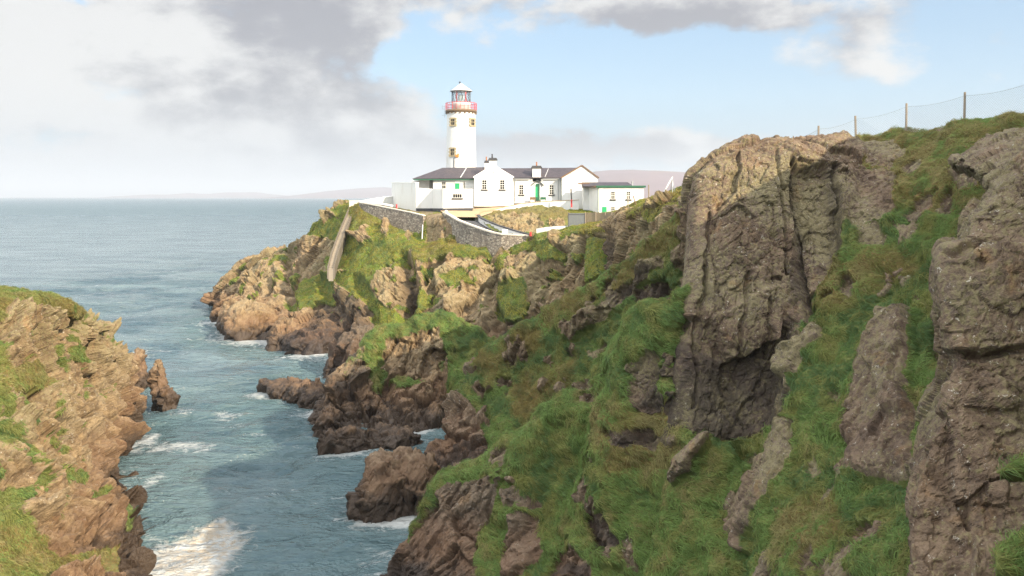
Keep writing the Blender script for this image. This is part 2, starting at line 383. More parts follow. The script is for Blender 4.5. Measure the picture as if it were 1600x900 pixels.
def sea_mat():
    m, t, b, out = new_mat('sea')
    geo = t.node('ShaderNodeNewGeometry'); P = geo.outputs['Position']
    foam, shore = t.attr('foam'), t.attr('shore')
    sp = t.node('ShaderNodeSeparateXYZ'); t.put(sp.inputs[0], P)
    far = t.ss(sp.outputs[1], 150, 1500)
    Q = t.v('MULTIPLY', P, (.55, 1, 1))
    w1 = t.noise(Q, .55, 5, .62, .4); w2 = t.noise(Q, 2.2, 4, .6, .3); w3 = t.noise(t.v('MULTIPLY', P, (.25, .5, 1)), .16, 5, .6, .5)
    deep = t.mix(t.ss(w3, .38, .62), (.062, .104, .128), (.125, .175, .195))
    deep = t.mix(t.m('MULTIPLY', shore, .6), deep, (.075, .128, .135))
    # scattered whitecaps in the open sea, foam lace near the rocks
    caps = t.ss(t.noise(t.v('MULTIPLY', P, (.07, .2, 1)), 1.0, 9, .76, .8), .635, .70)
    lace = t.ss(t.m('ADD', t.noise(t.v('MULTIPLY', P, (.5, .8, 1)), 1.1, 7, .72, 1.2), t.m('ADD', t.m('MULTIPLY', foam, .42), t.m('MULTIPLY', shore, .05))), .70, .92)
    patch = t.m('MULTIPLY', t.ss(t.m('ADD', foam, t.m('MULTIPLY', t.m('SUBTRACT', t.noise(P, .8, 7, .72, .5), .5), 1.0)), .46, .80), .8)
    f = t.m('MAXIMUM', t.m('MULTIPLY', caps, .6), t.m('MAXIMUM', t.m('MULTIPLY', lace, .75), patch))
    t.put(b.inputs['Base Color'], t.mix(f, deep, t.mix(t.m('MULTIPLY', t.ss(t.noise(P, 1.6, 5, .7), .42, .58), t.attr('scum')), (.46, .47, .47), (.44, .36, .27))))
    t.put(b.inputs['Roughness'], t.m('ADD', t.m('MULTIPLY', f, .5), t.m('ADD', .13, t.m('MULTIPLY', far, .2))))
    b.inputs['IOR'].default_value = 1.33; t.put(b.inputs['Specular IOR Level'], t.m('SUBTRACT', .46, t.m('MULTIPLY', t.ss(sp.outputs[1], 70, 500), .30)))
    big = t.noise(t.v('MULTIPLY', P, (.05, .11, 1)), 1.0, 6, .66, .3)
    h = t.m('ADD', t.m('MULTIPLY', w1, .95), t.m('ADD', t.m('MULTIPLY', w2, .48), t.m('MULTIPLY', big, 4.2)))
    h = t.m('ADD', h, t.m('MULTIPLY', f, .05))
    bump(t, b, h, .85, 1.0)
sea_mat()

def plain(name, col, rough=.7, var=.12, scale=3.0, dirt=None, dirt_amt=.0, bmp=.0, metal=0.0, spec=.4):
    m, t, b, out = new_mat(name)
    P = t.node('ShaderNodeNewGeometry').outputs['Position']
    n = t.noise(P, scale, 5, .65); n2 = t.noise(t.v('MULTIPLY', P, (1, 1, .35)), scale * .6, 5, .7)
    c = t.mix(n, tuple(v * (1 - var) for v in col), tuple(min(1, v * (1 + var)) for v in col))
    if dirt: c = t.mix(t.m('MULTIPLY', t.ss(n2, .52, .72), dirt_amt), c, dirt)
    t.put(b.inputs['Base Color'], c); b.inputs['Roughness'].default_value = rough; b.inputs['Metallic'].default_value = metal
    b.inputs['Specular IOR Level'].default_value = spec
    if bmp: bump(t, b, t.noise(P, scale * 6, 4, .6), bmp, .05)
    return m

plain('white_paint', (.66, .66, .645), .65, .04, .8, (.50, .46, .40), .5, .3)
plain('white_trim', (.82, .82, .80), .5, .03, 2)
plain('cream_paint', (.74, .72, .66), .6, .04, 2, (.5, .45, .36), .3)
plain('green_paint', (.02, .30, .12), .45, .08, 2)
plain('dark_green_paint', (.02, .10, .055), .5, .1, 2)
plain('red_paint', (.55, .035, .04), .45, .1, 2)
plain('black_metal', (.03, .03, .033), .5, .2, 3)
plain('dark_iron', (.07, .075, .08), .5, .2, 4)
plain('ochre_stone', (.36, .30, .19), .8, .2, 4)
plain('brown_stone', (.16, .11, .07), .8, .2, 4)
plain('plinth_black', (.055, .055, .06), .8, .2, 2)
plain('terracotta', (.40, .19, .10), .8, .15, 4)
plain('wood_post', (.25, .21, .16), .85, .2, 8, (.12, .10, .08), .5)
plain('grey_panel', (.12, .135, .15), .6, .1, 2)
plain('concrete', (.27, .235, .19), .9, .15, 2, (.2, .17, .12), .5, .4)
plain('old_concrete', (.165, .145, .12), .9, .2, 2, (.1, .09, .07), .5, .4)
plain('pale_concrete', (.55, .50, .43), .9, .15, 2, (.3, .25, .18), .5, .4)
plain('tan_paving', (.36, .26, .16), .9, .10, .6, (.28, .2, .13), .4)
plain('asphalt', (.060, .062, .068), .9, .15, .8, (.09, .085, .08), .4)
plain('galvanised', (.34, .36, .37), .45, .1, 4, metal=.6)
plain('orange_wood', (.48, .20, .05), .7, .1, 4)
plain('brown_wood', (.16, .10, .06), .8, .2, 5)
plain('lead_roof', (.46, .47, .48), .5, .06, 2)
plain('fence_board', (.24, .19, .13), .9, .15, 2, (.14, .11, .08), .4)
plain('heather', (.125, .078, .085), .95, .35, .004, (.16, .105, .07), .7)
plain('lamp_lens', (.55, .62, .60), .15, .05, 3)

def slate():
    m, t, b, out = new_mat('slate')
    P = t.node('ShaderNodeNewGeometry').outputs['Position']
    br = t.node('ShaderNodeTexBrick'); t.put(br.inputs['Vector'], t.v('MULTIPLY', t.v('ADD', P, (0, 0, 0)), (1, 0, 1)))
    sw = t.node('ShaderNodeSeparateXYZ'); t.put(sw.inputs[0], P); cb = t.node('ShaderNodeCombineXYZ')
    t.put(cb.inputs[0], t.m('ADD', sw.outputs[0], t.m('MULTIPLY', sw.outputs[1], .3))); t.put(cb.inputs[1], sw.outputs[2])
    t.l.new(cb.outputs[0], br.inputs['Vector'])
    br.inputs['Color1'].default_value = (.050, .043, .053, 1); br.inputs['Color2'].default_value = (.075, .063, .072, 1); br.inputs['Mortar'].default_value = (.028, .026, .031, 1)
    br.inputs['Scale'].default_value = 1; br.inputs['Brick Width'].default_value = .35; br.inputs['Row Height'].default_value = .16; br.inputs['Mortar Size'].default_value = .012
    n = t.noise(P, .5, 4, .6)
    t.put(b.inputs['Base Color'], t.mix(t.m('MULTIPLY', t.ss(n, .5, .7), .35), br.outputs[0], (.09, .07, .066))); b.inputs['Roughness'].default_value = .6
slate()
def stonewall():
    m, t, b, out = new_mat('stone_wall')
    P = t.node('ShaderNodeNewGeometry').outputs['Position']
    Q = t.v('MULTIPLY', P, (1, 1, 1.5))
    cell = t.node('ShaderNodeTexVoronoi'); t.put(cell.inputs['Vector'], Q); cell.inputs['Scale'].default_value = 2.6
    e = t.vor(Q, 2.6, 'DISTANCE_TO_EDGE'); n = t.noise(P, 6, 4, .6)
    sep = t.node('ShaderNodeSeparateColor'); t.put(sep.inputs[0], cell.outputs['Color'])
    c = t.mix(sep.outputs[0], (.13, .115, .105), (.34, .29, .235)); c = t.mix(t.m('MULTIPLY', t.ss(sep.outputs[1], .7, .75), .7), c, (.44, .40, .34))
    c = t.mix(t.ss(e, .10, .03), c, (.10, .088, .078)); c = t.mix(t.m('MULTIPLY', n, .3), c, (.2, .18, .13))
    t.put(b.inputs['Base Color'], c); b.inputs['Roughness'].default_value = .92
    bump(t, b, t.m('ADD', t.ss(e, 0, .12), t.m('MULTIPLY', n, .3)), .8, .08)
stonewall()
def glass():
    m, t, b, out = new_mat('pane_glass')
    P = t.node('ShaderNodeNewGeometry').outputs['Position']
    b.inputs['Base Color'].default_value = (.012, .014, .018, 1); b.inputs['Roughness'].default_value = .08
    m, t, b, out = new_mat('lantern_glass')
    tr = t.node('ShaderNodeBsdfTransparent'); tr.inputs[0].default_value = (.92, .95, .96, 1)
    gl = t.node('ShaderNodeBsdfGlossy'); gl.inputs['Roughness'].default_value = .03
    mx = t.node('ShaderNodeMixShader'); mx.inputs[0].default_value = .14
    t.l.new(tr.outputs[0], mx.inputs[1]); t.l.new(gl.outputs[0], mx.inputs[2]); t.l.new(mx.outputs[0], out.inputs[0])
glass()

# ------------------------------------------------------------------ landforms
def shift(row, *d):
    """rows carried on from a surveyed row by a world offset"""
    return [[('w', *(U(*p) + np.array(dd))) for p in row] for dd in d]
def ext(row, d): return [('w', *(np.array(p[1:]) + np.array(d))) for p in row]

# grassy spur in front (its crest runs from the water up to the big slab)
sp_c = [(606, 905, 51.2), (632, 852, 51.5), (660, 795, 52), (688, 746, 52.2), (755, 714, 51.9), (808, 682, 51.6), (860, 634, 51), (910, 592, 50.2), (965, 537, 49), (1020, 490, 47.7), (1066, 452, 46.3), (1130, 440, 46.5)]
sp_a = [(600, 918, 50.6), (626, 880, 50.6), (660, 830, 51), (700, 790, 51), (770, 768, 50.6), (826, 735, 49.9), (890, 690, 49), (948, 650, 48), (985, 605, 46.9), (1018, 585, 45.9), (1050, 575, 45.6), (1105, 600, 47)]
sp_b = [(596, 950, 50), (622, 918, 49.5), (660, 890, 49.6), (706, 850, 49.4), (782, 828, 49), (842, 800, 48), (910, 765, 47), (970, 730, 46), (1005, 690, 45), (1030, 668, 44.4), (1042, 655, 44.2), (1130, 690, 43.7)]
sp_d = [(596, 1000, 48.6), (630, 980, 47.6), (676, 955, 47.4), (722, 925, 47.2), (800, 900, 46.8), (865, 880, 45.9), (930, 855, 45), (995, 820, 43.9), (1050, 790, 42.8), (1092, 770, 42), (1135, 765, 41.4), (1200, 775, 40.6)]
sp_e = [(596, 1090, 46), (645, 1075, 45), (695, 1055, 44.6), (745, 1030, 44.4), (820, 1000, 44), (885, 975, 43.3), (950, 950, 42.7), (1015, 920, 41.7), (1070, 900, 40.5), (1122, 880, 39.3), (1160, 880, 38.8), (1212, 895, 37.8)]
def spur():
    back = shift(sp_c, (1.5, 9, -9), (.8, 3.5, -2.2))
    fwd = shift(sp_e, (-1, -3, -3.5), (-2, -7, -9))
    sheet('grassy_spur', back + [sp_c, sp_a, sp_b, sp_d, sp_e] + fwd, .075, 'steep windswept grass spur in front, running from the water up to the big slab', 'cliff', .8, 21, (15, 25, 30),
          base=1, tan=.12, density=330, blade=(.31, .022), turf=.05, amp=.8, big=.7, expose=.45, lump=.85, tone=-.15,
          rock=[[(560, 930), (600, 880), (640, 838), (672, 782), (695, 752), (780, 748), (786, 775), (768, 806), (745, 830), (738, 870), (752, 930)],
                [(783, 905), (792, 850), (812, 803), (832, 803), (834, 870), (815, 905)], [(913, 812), (950, 800), (968, 850), (925, 872)],
                [(990, 625), (1000, 575), (1030, 550), (1036, 640), (1005, 648)], [(950, 662), (975, 672), (1005, 668), (1016, 690), (1004, 712), (992, 694), (966, 690)], [(1048, 712), (1098, 690), (1092, 735), (1064, 752)],
                [(845, 908), (850, 860), (890, 850), (925, 880), (928, 910)], [(1010, 690), (1040, 672), (1046, 690), (1022, 700)]],
          push=[([(990, 625), (1000, 575), (1030, 550), (1036, 640), (1005, 648)], -.5, 8), ([(1048, 712), (1098, 690), (1092, 735), (1064, 752)], .7, 8), ([(783, 905), (792, 850), (812, 803), (832, 803), (834, 870), (815, 905)], .5, 8),
                ([(913, 812), (950, 800), (968, 850), (925, 872)], -.4, 8)],
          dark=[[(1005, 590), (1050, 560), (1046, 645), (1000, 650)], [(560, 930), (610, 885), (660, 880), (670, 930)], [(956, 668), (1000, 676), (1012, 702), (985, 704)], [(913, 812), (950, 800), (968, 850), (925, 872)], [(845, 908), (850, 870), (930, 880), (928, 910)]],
          carve=[([(1020, 505), (975, 610), (948, 720), (962, 860)], 1.7, -.75), ([(930, 590), (880, 690), (850, 780), (845, 860)], 1.5, .8), ([(1040, 660), (1010, 760), (985, 890)], 1.4, .7), ([(800, 700), (760, 780)], 1.2, -.4), ([(890, 650), (830, 720), (800, 800)], 1.3, -.5), ([(1110, 720), (1070, 800), (1040, 900)], 1.4, -.6)],
          dry=[[(930, 640), (1050, 620), (1060, 720), (960, 760)]])
spur()

# tall slab and the long right-hand slope under the fence
sl = [
 [(1097, 280, 49.5), (1127, 250, 50.3), (1165, 238, 51), (1205, 231, 51.7), (1245, 228, 52.5), (1285, 226, 53.5), (1330, 222, 55), (1400, 212, 54), (1470, 200, 52), (1540, 190, 50), (1620, 178, 48), (1740, 162, 46)],
 [(1096, 310, 48.6), (1122, 275, 49), (1160, 262, 49.3), (1200, 256, 49.5), (1240, 255, 49.8), (1280, 255, 50.5), (1325, 255, 51.5), (1395, 250, 51), (1465, 240, 49.5), (1535, 230, 47.5), (1615, 220, 45.5), (1735, 205, 43.5)],
 [(1092, 370, 47.8), (1118, 345, 48), (1155, 335, 48), (1195, 335, 48), (1237, 335, 48.4), (1272, 335, 48.3), (1318, 340, 48.3), (1388, 340, 47), (1458, 330, 45), (1528, 320, 43), (1608, 300, 41), (1720, 280, 39)],
 [(1088, 430, 46.9), (1110, 420, 47), (1150, 418, 47), (1188, 418, 47), (1230, 418, 47.3), (1262, 425, 46.5), (1308, 430, 45.8), (1378, 430, 44), (1448, 420, 41.5), (1518, 410, 39.5), (1598, 390, 37), (1710, 370, 35)],
 [(1080, 510, 45.9), (1102, 508, 46), (1142, 508, 46), (1180, 508, 46), (1220, 505, 46.2), (1250, 510, 44.8), (1292, 520, 43.3), (1362, 520, 41), (1432, 510, 38.5), (1502, 500, 36.5), (1585, 480, 34), (1700, 460, 32)],
 [(1070, 580, 45.3), (1095, 590, 45.5), (1135, 590, 45.8), (1172, 585, 45.8), (1208, 580, 45.6), (1238, 590, 43), (1275, 600, 41), (1345, 610, 38.5), (1415, 600, 36), (1485, 590, 34), (1570, 570, 32), (1690, 550, 30)],
 [(1062, 650, 44.9), (1088, 665, 44.6), (1128, 665, 44.6), (1165, 660, 44.3), (1200, 660, 44), (1230, 670, 41), (1260, 690, 39), (1325, 700, 36.3), (1395, 690, 34), (1465, 680, 32), (1555, 660, 30), (1680, 650, 28)],
 [(1042, 730, 45), (1080, 750, 44.5), (1118, 750, 44), (1152, 750, 43), (1185, 752, 41.5), (1205, 760, 39), (1240, 785, 36.8), (1300, 800, 34.3), (1370, 790, 32), (1445, 780, 30), (1540, 770, 28), (1670, 760, 26.5)],
 [(1045, 850, 44.5), (1080, 860, 43.8), (1110, 860, 43), (1136, 862, 41.5), (1160, 872, 39), (1180, 880, 36.5), (1215, 900, 34.8), (1275, 910, 32.3), (1345, 900, 30.2), (1425, 890, 28.3), (1525, 880, 26.5), (1660, 870, 25)]]
def slab():
    rows = []
    for k, r in enumerate(sl):
        a = U(*r[0]); rows.append([('w', *(a + np.array([3.6, 11, -.5 * k]))), ('w', *(a + np.array([1.0, 4.0, -.2]))), ('w', *(a + np.array([.12, 1.2, 0])))] + [('w', *U(*p)) for p in r])
    back = [ext(rows[0], (5, 26, -4)), ext(rows[0], (3, 12, -.9)), ext(rows[0], (1, 4, -.2))]
    fwd = [ext(rows[-1], (-1, -4, -4)), ext(rows[-1], (-2, -8, -12))]
    face = [(1000, 715), (1020, 520), (1040, 420), (1050, 280), (1090, 240), (1150, 222), (1230, 216), (1300, 214), (1340, 216), (1352, 240), (1335, 275), (1340, 300), (1318, 335), (1312, 395), (1292, 450), (1258, 500), (1246, 560), (1222, 668), (1150, 695), (1080, 690)]
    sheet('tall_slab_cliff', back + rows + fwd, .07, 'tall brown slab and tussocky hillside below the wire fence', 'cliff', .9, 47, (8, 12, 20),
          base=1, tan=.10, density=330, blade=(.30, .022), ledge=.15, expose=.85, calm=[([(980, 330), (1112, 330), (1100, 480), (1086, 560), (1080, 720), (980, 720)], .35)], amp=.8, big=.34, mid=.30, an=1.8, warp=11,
          rock=[face, [(1488, 285), (1538, 238), (1562, 250), (1532, 292), (1500, 302)], [(1562, 215), (1590, 208), (1590, 250), (1572, 242)],
                [(1423, 312), (1450, 303), (1448, 332), (1425, 338)], [(1463, 306), (1492, 298), (1486, 332), (1466, 332)], [(1340, 350), (1385, 352), (1380, 385), (1338, 380)], [(1345, 225), (1400, 222), (1420, 240), (1380, 262), (1350, 258)], [(1322, 262), (1392, 262), (1404, 300), (1378, 348), (1330, 352), (1312, 330)], [(1402, 262), (1440, 255), (1436, 272), (1408, 276)], [(1400, 355), (1430, 350), (1425, 372), (1400, 375)], [(1500, 330), (1520, 325), (1515, 350), (1500, 352)],
                [(1348, 525), (1380, 494), (1430, 494), (1442, 560), (1425, 600), (1440, 650), (1432, 690), (1440, 745), (1400, 752), (1330, 738), (1332, 690), (1325, 650), (1345, 590)],
                [(1222, 650), (1250, 662), (1250, 722), (1210, 772), (1165, 850), (1150, 910), (1125, 910), (1180, 770), (1210, 690)],
                [(1222, 566), (1280, 508), (1292, 540), (1252, 585), (1230, 590)], [(1178, 910), (1190, 858), (1215, 852), (1212, 910)], [(1252, 905), (1258, 866), (1276, 858), (1280, 905)],
                [(1462, 500), (1498, 490), (1505, 560), (1480, 590), (1462, 560)], [(1300, 620), (1322, 600), (1318, 640), (1300, 645)], [(1258, 735), (1276, 720), (1280, 745), (1262, 755)],
                [(1310, 455), (1330, 425), (1345, 440), (1322, 480)]],
          push=[(face, .55, 10), ([(1348, 525), (1380, 494), (1430, 494), (1442, 560), (1425, 600), (1440, 650), (1432, 690), (1440, 745), (1400, 752), (1330, 738), (1332, 690), (1325, 650), (1345, 590)], .55, 9), ([(1385, 500), (1430, 496), (1442, 560), (1425, 600), (1440, 650), (1400, 660), (1380, 580)], .5, 5),
                ([(1222, 650), (1250, 662), (1250, 722), (1210, 772), (1165, 850), (1150, 910), (1125, 910), (1180, 770), (1210, 690)], .7, 6), ([(1222, 566), (1280, 508), (1292, 540), (1252, 585), (1230, 590)], .7, 6),
                ([(1488, 285), (1538, 238), (1562, 250), (1532, 292), (1500, 302)], .6, 6), ([(1562, 215), (1610, 208), (1610, 250), (1572, 242)], .2, 6),
                ([(1232, 262), (1262, 266), (1300, 272), (1310, 390), (1290, 450), (1270, 500), (1258, 450), (1246, 380)], -.75, 4), ([(1280, 268), (1292, 268), (1300, 330), (1290, 330)], .5, 4), ([(1110, 500), (1180, 460), (1240, 440), (1246, 500), (1205, 522), (1160, 550), (1120, 560)], .3, 5),
                ([(1118, 575), (1140, 556), (1165, 552), (1205, 524), (1246, 500), (1240, 560), (1218, 668), (1170, 690), (1130, 640)], -.5, 7),
                ([(1070, 500), (1110, 512), (1120, 560), (1080, 548)], -.5, 5)],
          carve=[([(1230, 262), (1238, 340), (1248, 400), (1258, 450), (1266, 520)], .22, .5), ([(1166, 430), (1160, 490), (1145, 545)], .14, .3), ([(1195, 470), (1190, 540)], .12, .25), ([(1208, 250), (1214, 300), (1222, 400), (1240, 500)], .14, .25),
                 ([(1152, 250), (1140, 300), (1120, 330)], .2, .35), ([(1128, 345), (1150, 330), (1170, 345)], .16, .3), ([(1205, 440), (1232, 436), (1255, 430)], .15, .3), ([(1098, 420), (1090, 480), (1082, 545), (1074, 640)], .12, .3), ([(1106, 340), (1098, 430), (1090, 520)], .10, .25)],
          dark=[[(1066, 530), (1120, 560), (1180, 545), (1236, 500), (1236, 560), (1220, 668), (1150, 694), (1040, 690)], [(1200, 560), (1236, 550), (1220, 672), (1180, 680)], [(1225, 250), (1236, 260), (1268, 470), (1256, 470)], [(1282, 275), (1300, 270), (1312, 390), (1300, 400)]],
          dry=[[(1250, 190), (1640, 140), (1640, 300), (1500, 330), (1380, 330), (1330, 260)], [(1280, 420), (1400, 380), (1440, 420), (1340, 480), (1280, 500)], [(1210, 800), (1300, 760), (1330, 840), (1250, 880)]])
slab()

# near buttress at the right edge
nb = [
 [(1566, 296, 29), (1622, 255, 29.6), (1720, 225, 30.3), (1900, 180, 31)],
 [(1531, 338, 28.1), (1602, 330, 28.1), (1700, 318, 28.4), (1900, 300, 29)],
 [(1519, 376, 27.7), (1592, 376, 27.6), (1690, 370, 27.7), (1900, 360, 28)],
 [(1491, 402, 27.2), (1572, 400, 27), (1680, 395, 27), (1900, 390, 27)],
 [(1491, 470, 26.7), (1570, 470, 26.5), (1680, 465, 26.4), (1900, 460, 26.2)],
 [(1500, 560, 26), (1572, 560, 25.9), (1680, 555, 25.6), (1900, 550, 25.2)],
 [(1483, 640, 25.3), (1566, 640, 25.2), (1670, 640, 24.8), (1900, 640, 24.2)],
 [(1452, 716, 24.6), (1546, 720, 24.4), (1660, 720, 24), (1900, 720, 23.2)],
 [(1426, 810, 23.8), (1530, 812, 23.6), (1650, 812, 23), (1900, 810, 22)],
 [(1434, 905, 23), (1530, 910, 22.6), (1650, 910, 22), (1900, 910, 21)]]
def buttress():
    rows = []
    for k, r in enumerate(nb):
        a = U(*r[0]); rows.append([('w', *(a + np.array([3.2, 6.5, -.3]))), ('w', *(a + np.array([.9, 2.4, 0]))), ('w', *(a + np.array([.1, .7, 0])))] + [('w', *U(*p)) for p in r])
    back = [ext(rows[0], (4, 11, 1.5)), ext(rows[0], (1.5, 4, .8))]
    fwd = [ext(rows[-1], (-.5, -2, -4)), ext(rows[-1], (-1, -4, -10))]
    sheet('lichened_buttress', back + rows + fwd, .05, 'lichen covered rock buttress rising at the right edge of the picture', 'cliff', .75, 83, (5, 8, -12), base=0, tan=.16, density=330, blade=(.34, .018), amp=.6, big=.5, mid=.45, an=1.3, ledge=.25, warp=7, turf=.1,
          grass=[[(1555, 742), (1600, 715), (1640, 712), (1640, 742), (1570, 752)], [(1556, 870), (1600, 835), (1640, 830), (1640, 910), (1556, 910)]],
          push=[([(1380, 390), (1900, 386), (1900, 545), (1380, 552)], .25, 4), ([(1515, 760), (1640, 750), (1640, 910), (1520, 910)], .35, 4)],
          carve=[([(1500, 552), (1540, 560), (1580, 548), (1660, 540)], .12, .35), ([(1490, 404), (1530, 390), (1600, 382)], .12, .3)])
buttress()

# second grassy ridge behind
rg_c = [(640, 770, 68), (668, 726, 70), (695, 672, 72.5), (716, 616, 74.5), (737, 566, 76), (790, 522, 76), (860, 482, 75), (930, 436, 73.5), (990, 395, 72), (1045, 350, 70), (1088, 303, 68.5), (1145, 285, 67.5)]
def ridge():
    A = []; B = []; Cc = []; Dd = []
    off = [(2, 24, 1.2, 4, 40, 2.4, 4, 60, 4), (8, 40, 1.7, 12, 70, 3.6, 14, 100, 5.6)]
    pa = [(644, 785, 66.5), (680, 748, 68), (714, 700, 70), (744, 655, 71.5), (762, 618, 73), (815, 590, 73.4), (885, 550, 72.4), (950, 505, 71), (1005, 470, 69.6), (1056, 430, 68), (1098, 390, 66.8), (1155, 380, 66)]
    pb = [(648, 815, 64), (690, 785, 65.2), (730, 745, 66.8), (766, 712, 68), (785, 680, 69.4), (840, 655, 70), (905, 612, 69), (965, 570, 67.8), (1018, 532, 66.6), (1066, 500, 65.2), (1105, 480, 64), (1160, 470, 63)]
    pc = [(655, 850, 61.5), (700, 840, 62), (745, 805, 63.3), (785, 785, 64.5), (805, 750, 65.5), (855, 722, 66.4), (920, 672, 65.6), (980, 625, 64.5), (1032, 590, 63.3), (1080, 565, 62), (1116, 550, 61), (1170, 540, 60)]
    back = shift(rg_c, (3, 16, -15), (1.6, 6, -4.5))
    fwd = shift(pc, (-2, -6, -5))
    sheet('grassy_ridge', back + [rg_c, pa, pb, pc] + fwd, .11, 'second grassy ridge falling to dark rocks behind the front spur', 'cliff', .95, 33, (10, 20, 35), base=1, tan=.22, density=210, blade=(.33, .030), turf=.05, tone=.42, expose=.85, lump=.9,
          rock=[[(600, 800), (640, 690), (690, 660), (716, 612), (742, 640), (762, 690), (776, 724), (700, 770), (640, 830)], [(878, 512), (935, 474), (962, 480), (942, 502), (892, 537)],
                [(985, 457), (1030, 438), (1048, 460), (1000, 482)], [(735, 600), (750, 590), (765, 605), (752, 625)], [(940, 470), (1010, 410), (1040, 395), (1030, 420), (960, 480)], [(920, 545), (945, 530), (950, 545), (930, 555)],
                [(1050, 400), (1080, 330), (1094, 330), (1080, 420), (1060, 440)], [(895, 600), (925, 590), (930, 605), (900, 612)]],
          push=[([(878, 512), (935, 474), (962, 480), (942, 502), (892, 537)], .6, 6), ([(985, 457), (1030, 438), (1048, 460), (1000, 482)], -.8, 6)],
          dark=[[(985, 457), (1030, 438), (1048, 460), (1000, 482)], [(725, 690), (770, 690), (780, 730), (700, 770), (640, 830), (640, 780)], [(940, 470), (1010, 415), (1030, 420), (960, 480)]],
          dry=[[(740, 560), (860, 482), (1000, 390), (1080, 310), (1085, 345), (1000, 430), (860, 520), (760, 600)], [(790, 600), (900, 560), (880, 620), (800, 660)]])
ridge()

# buttress with a turf cap in the middle of the cove
def midrock():
    c = [(488, 662, 87.5), (520, 612, 89), (548, 566, 90.5), (588, 521, 92.5), (635, 508, 92.5), (682, 491, 92.5), (725, 508, 92), (765, 528, 92), (835, 540, 91)]
    a = [(492, 670, 86), (525, 640, 87.3), (560, 602, 88.8), (596, 580, 90.2), (645, 568, 90.4), (692, 562, 90.4), (735, 560, 90), (778, 575, 89.6), (845, 590, 89)]
    b = [(500, 682, 84.5), (530, 668, 85.4), (570, 645, 86.4), (610, 632, 87.2), (655, 627, 87.4), (700, 625, 87.2), (744, 622, 86.6), (785, 632, 86), (850, 640, 86)]
    d = [(505, 694, 80.6), (545, 694, 81), (590, 694, 81.6), (630, 694, 81.4), (670, 694, 81.2), (712, 690, 81), (752, 685, 81), (795, 680, 80.5), (860, 680, 80)]
    sheet('turf_capped_rock', shift(c, (1, 14, -13), (.5, 5, -3.5)) + [c, a, b, d] + shift(d, (-.5, -4, -5)), .12, 'steep brown rock buttress with a mossy turf cap beside the cove', 'cliff', 1.0, 61, (12, 30, 50), base=0, tan=.62, density=150, blade=(.36, .035), ledge=.5, turf=.3,
          grass=[[(566, 530), (588, 505), (640, 505), (686, 486), (720, 500), (775, 520), (765, 560), (722, 640), (700, 640), (702, 565), (688, 512), (640, 522), (604, 534), (598, 560), (588, 612), (576, 585)],
                 [(600, 588), (660, 590), (668, 602), (612, 606)], [(735, 540), (840, 520), (850, 640), (740, 640)], [(700, 620), (720, 615), (722, 660), (700, 655)]],
          carve=[([(594, 560), (600, 610), (640, 680)], .7, .8), ([(690, 560), (700, 620), (690, 680)], .7, .8), ([(540, 600), (560, 640), (580, 680)], .6, .7)],
          dark=[[(515, 610), (560, 560), (580, 560), (560, 610), (530, 640)], [(690, 640), (720, 620), (720, 690), (690, 690)]])
midrock()

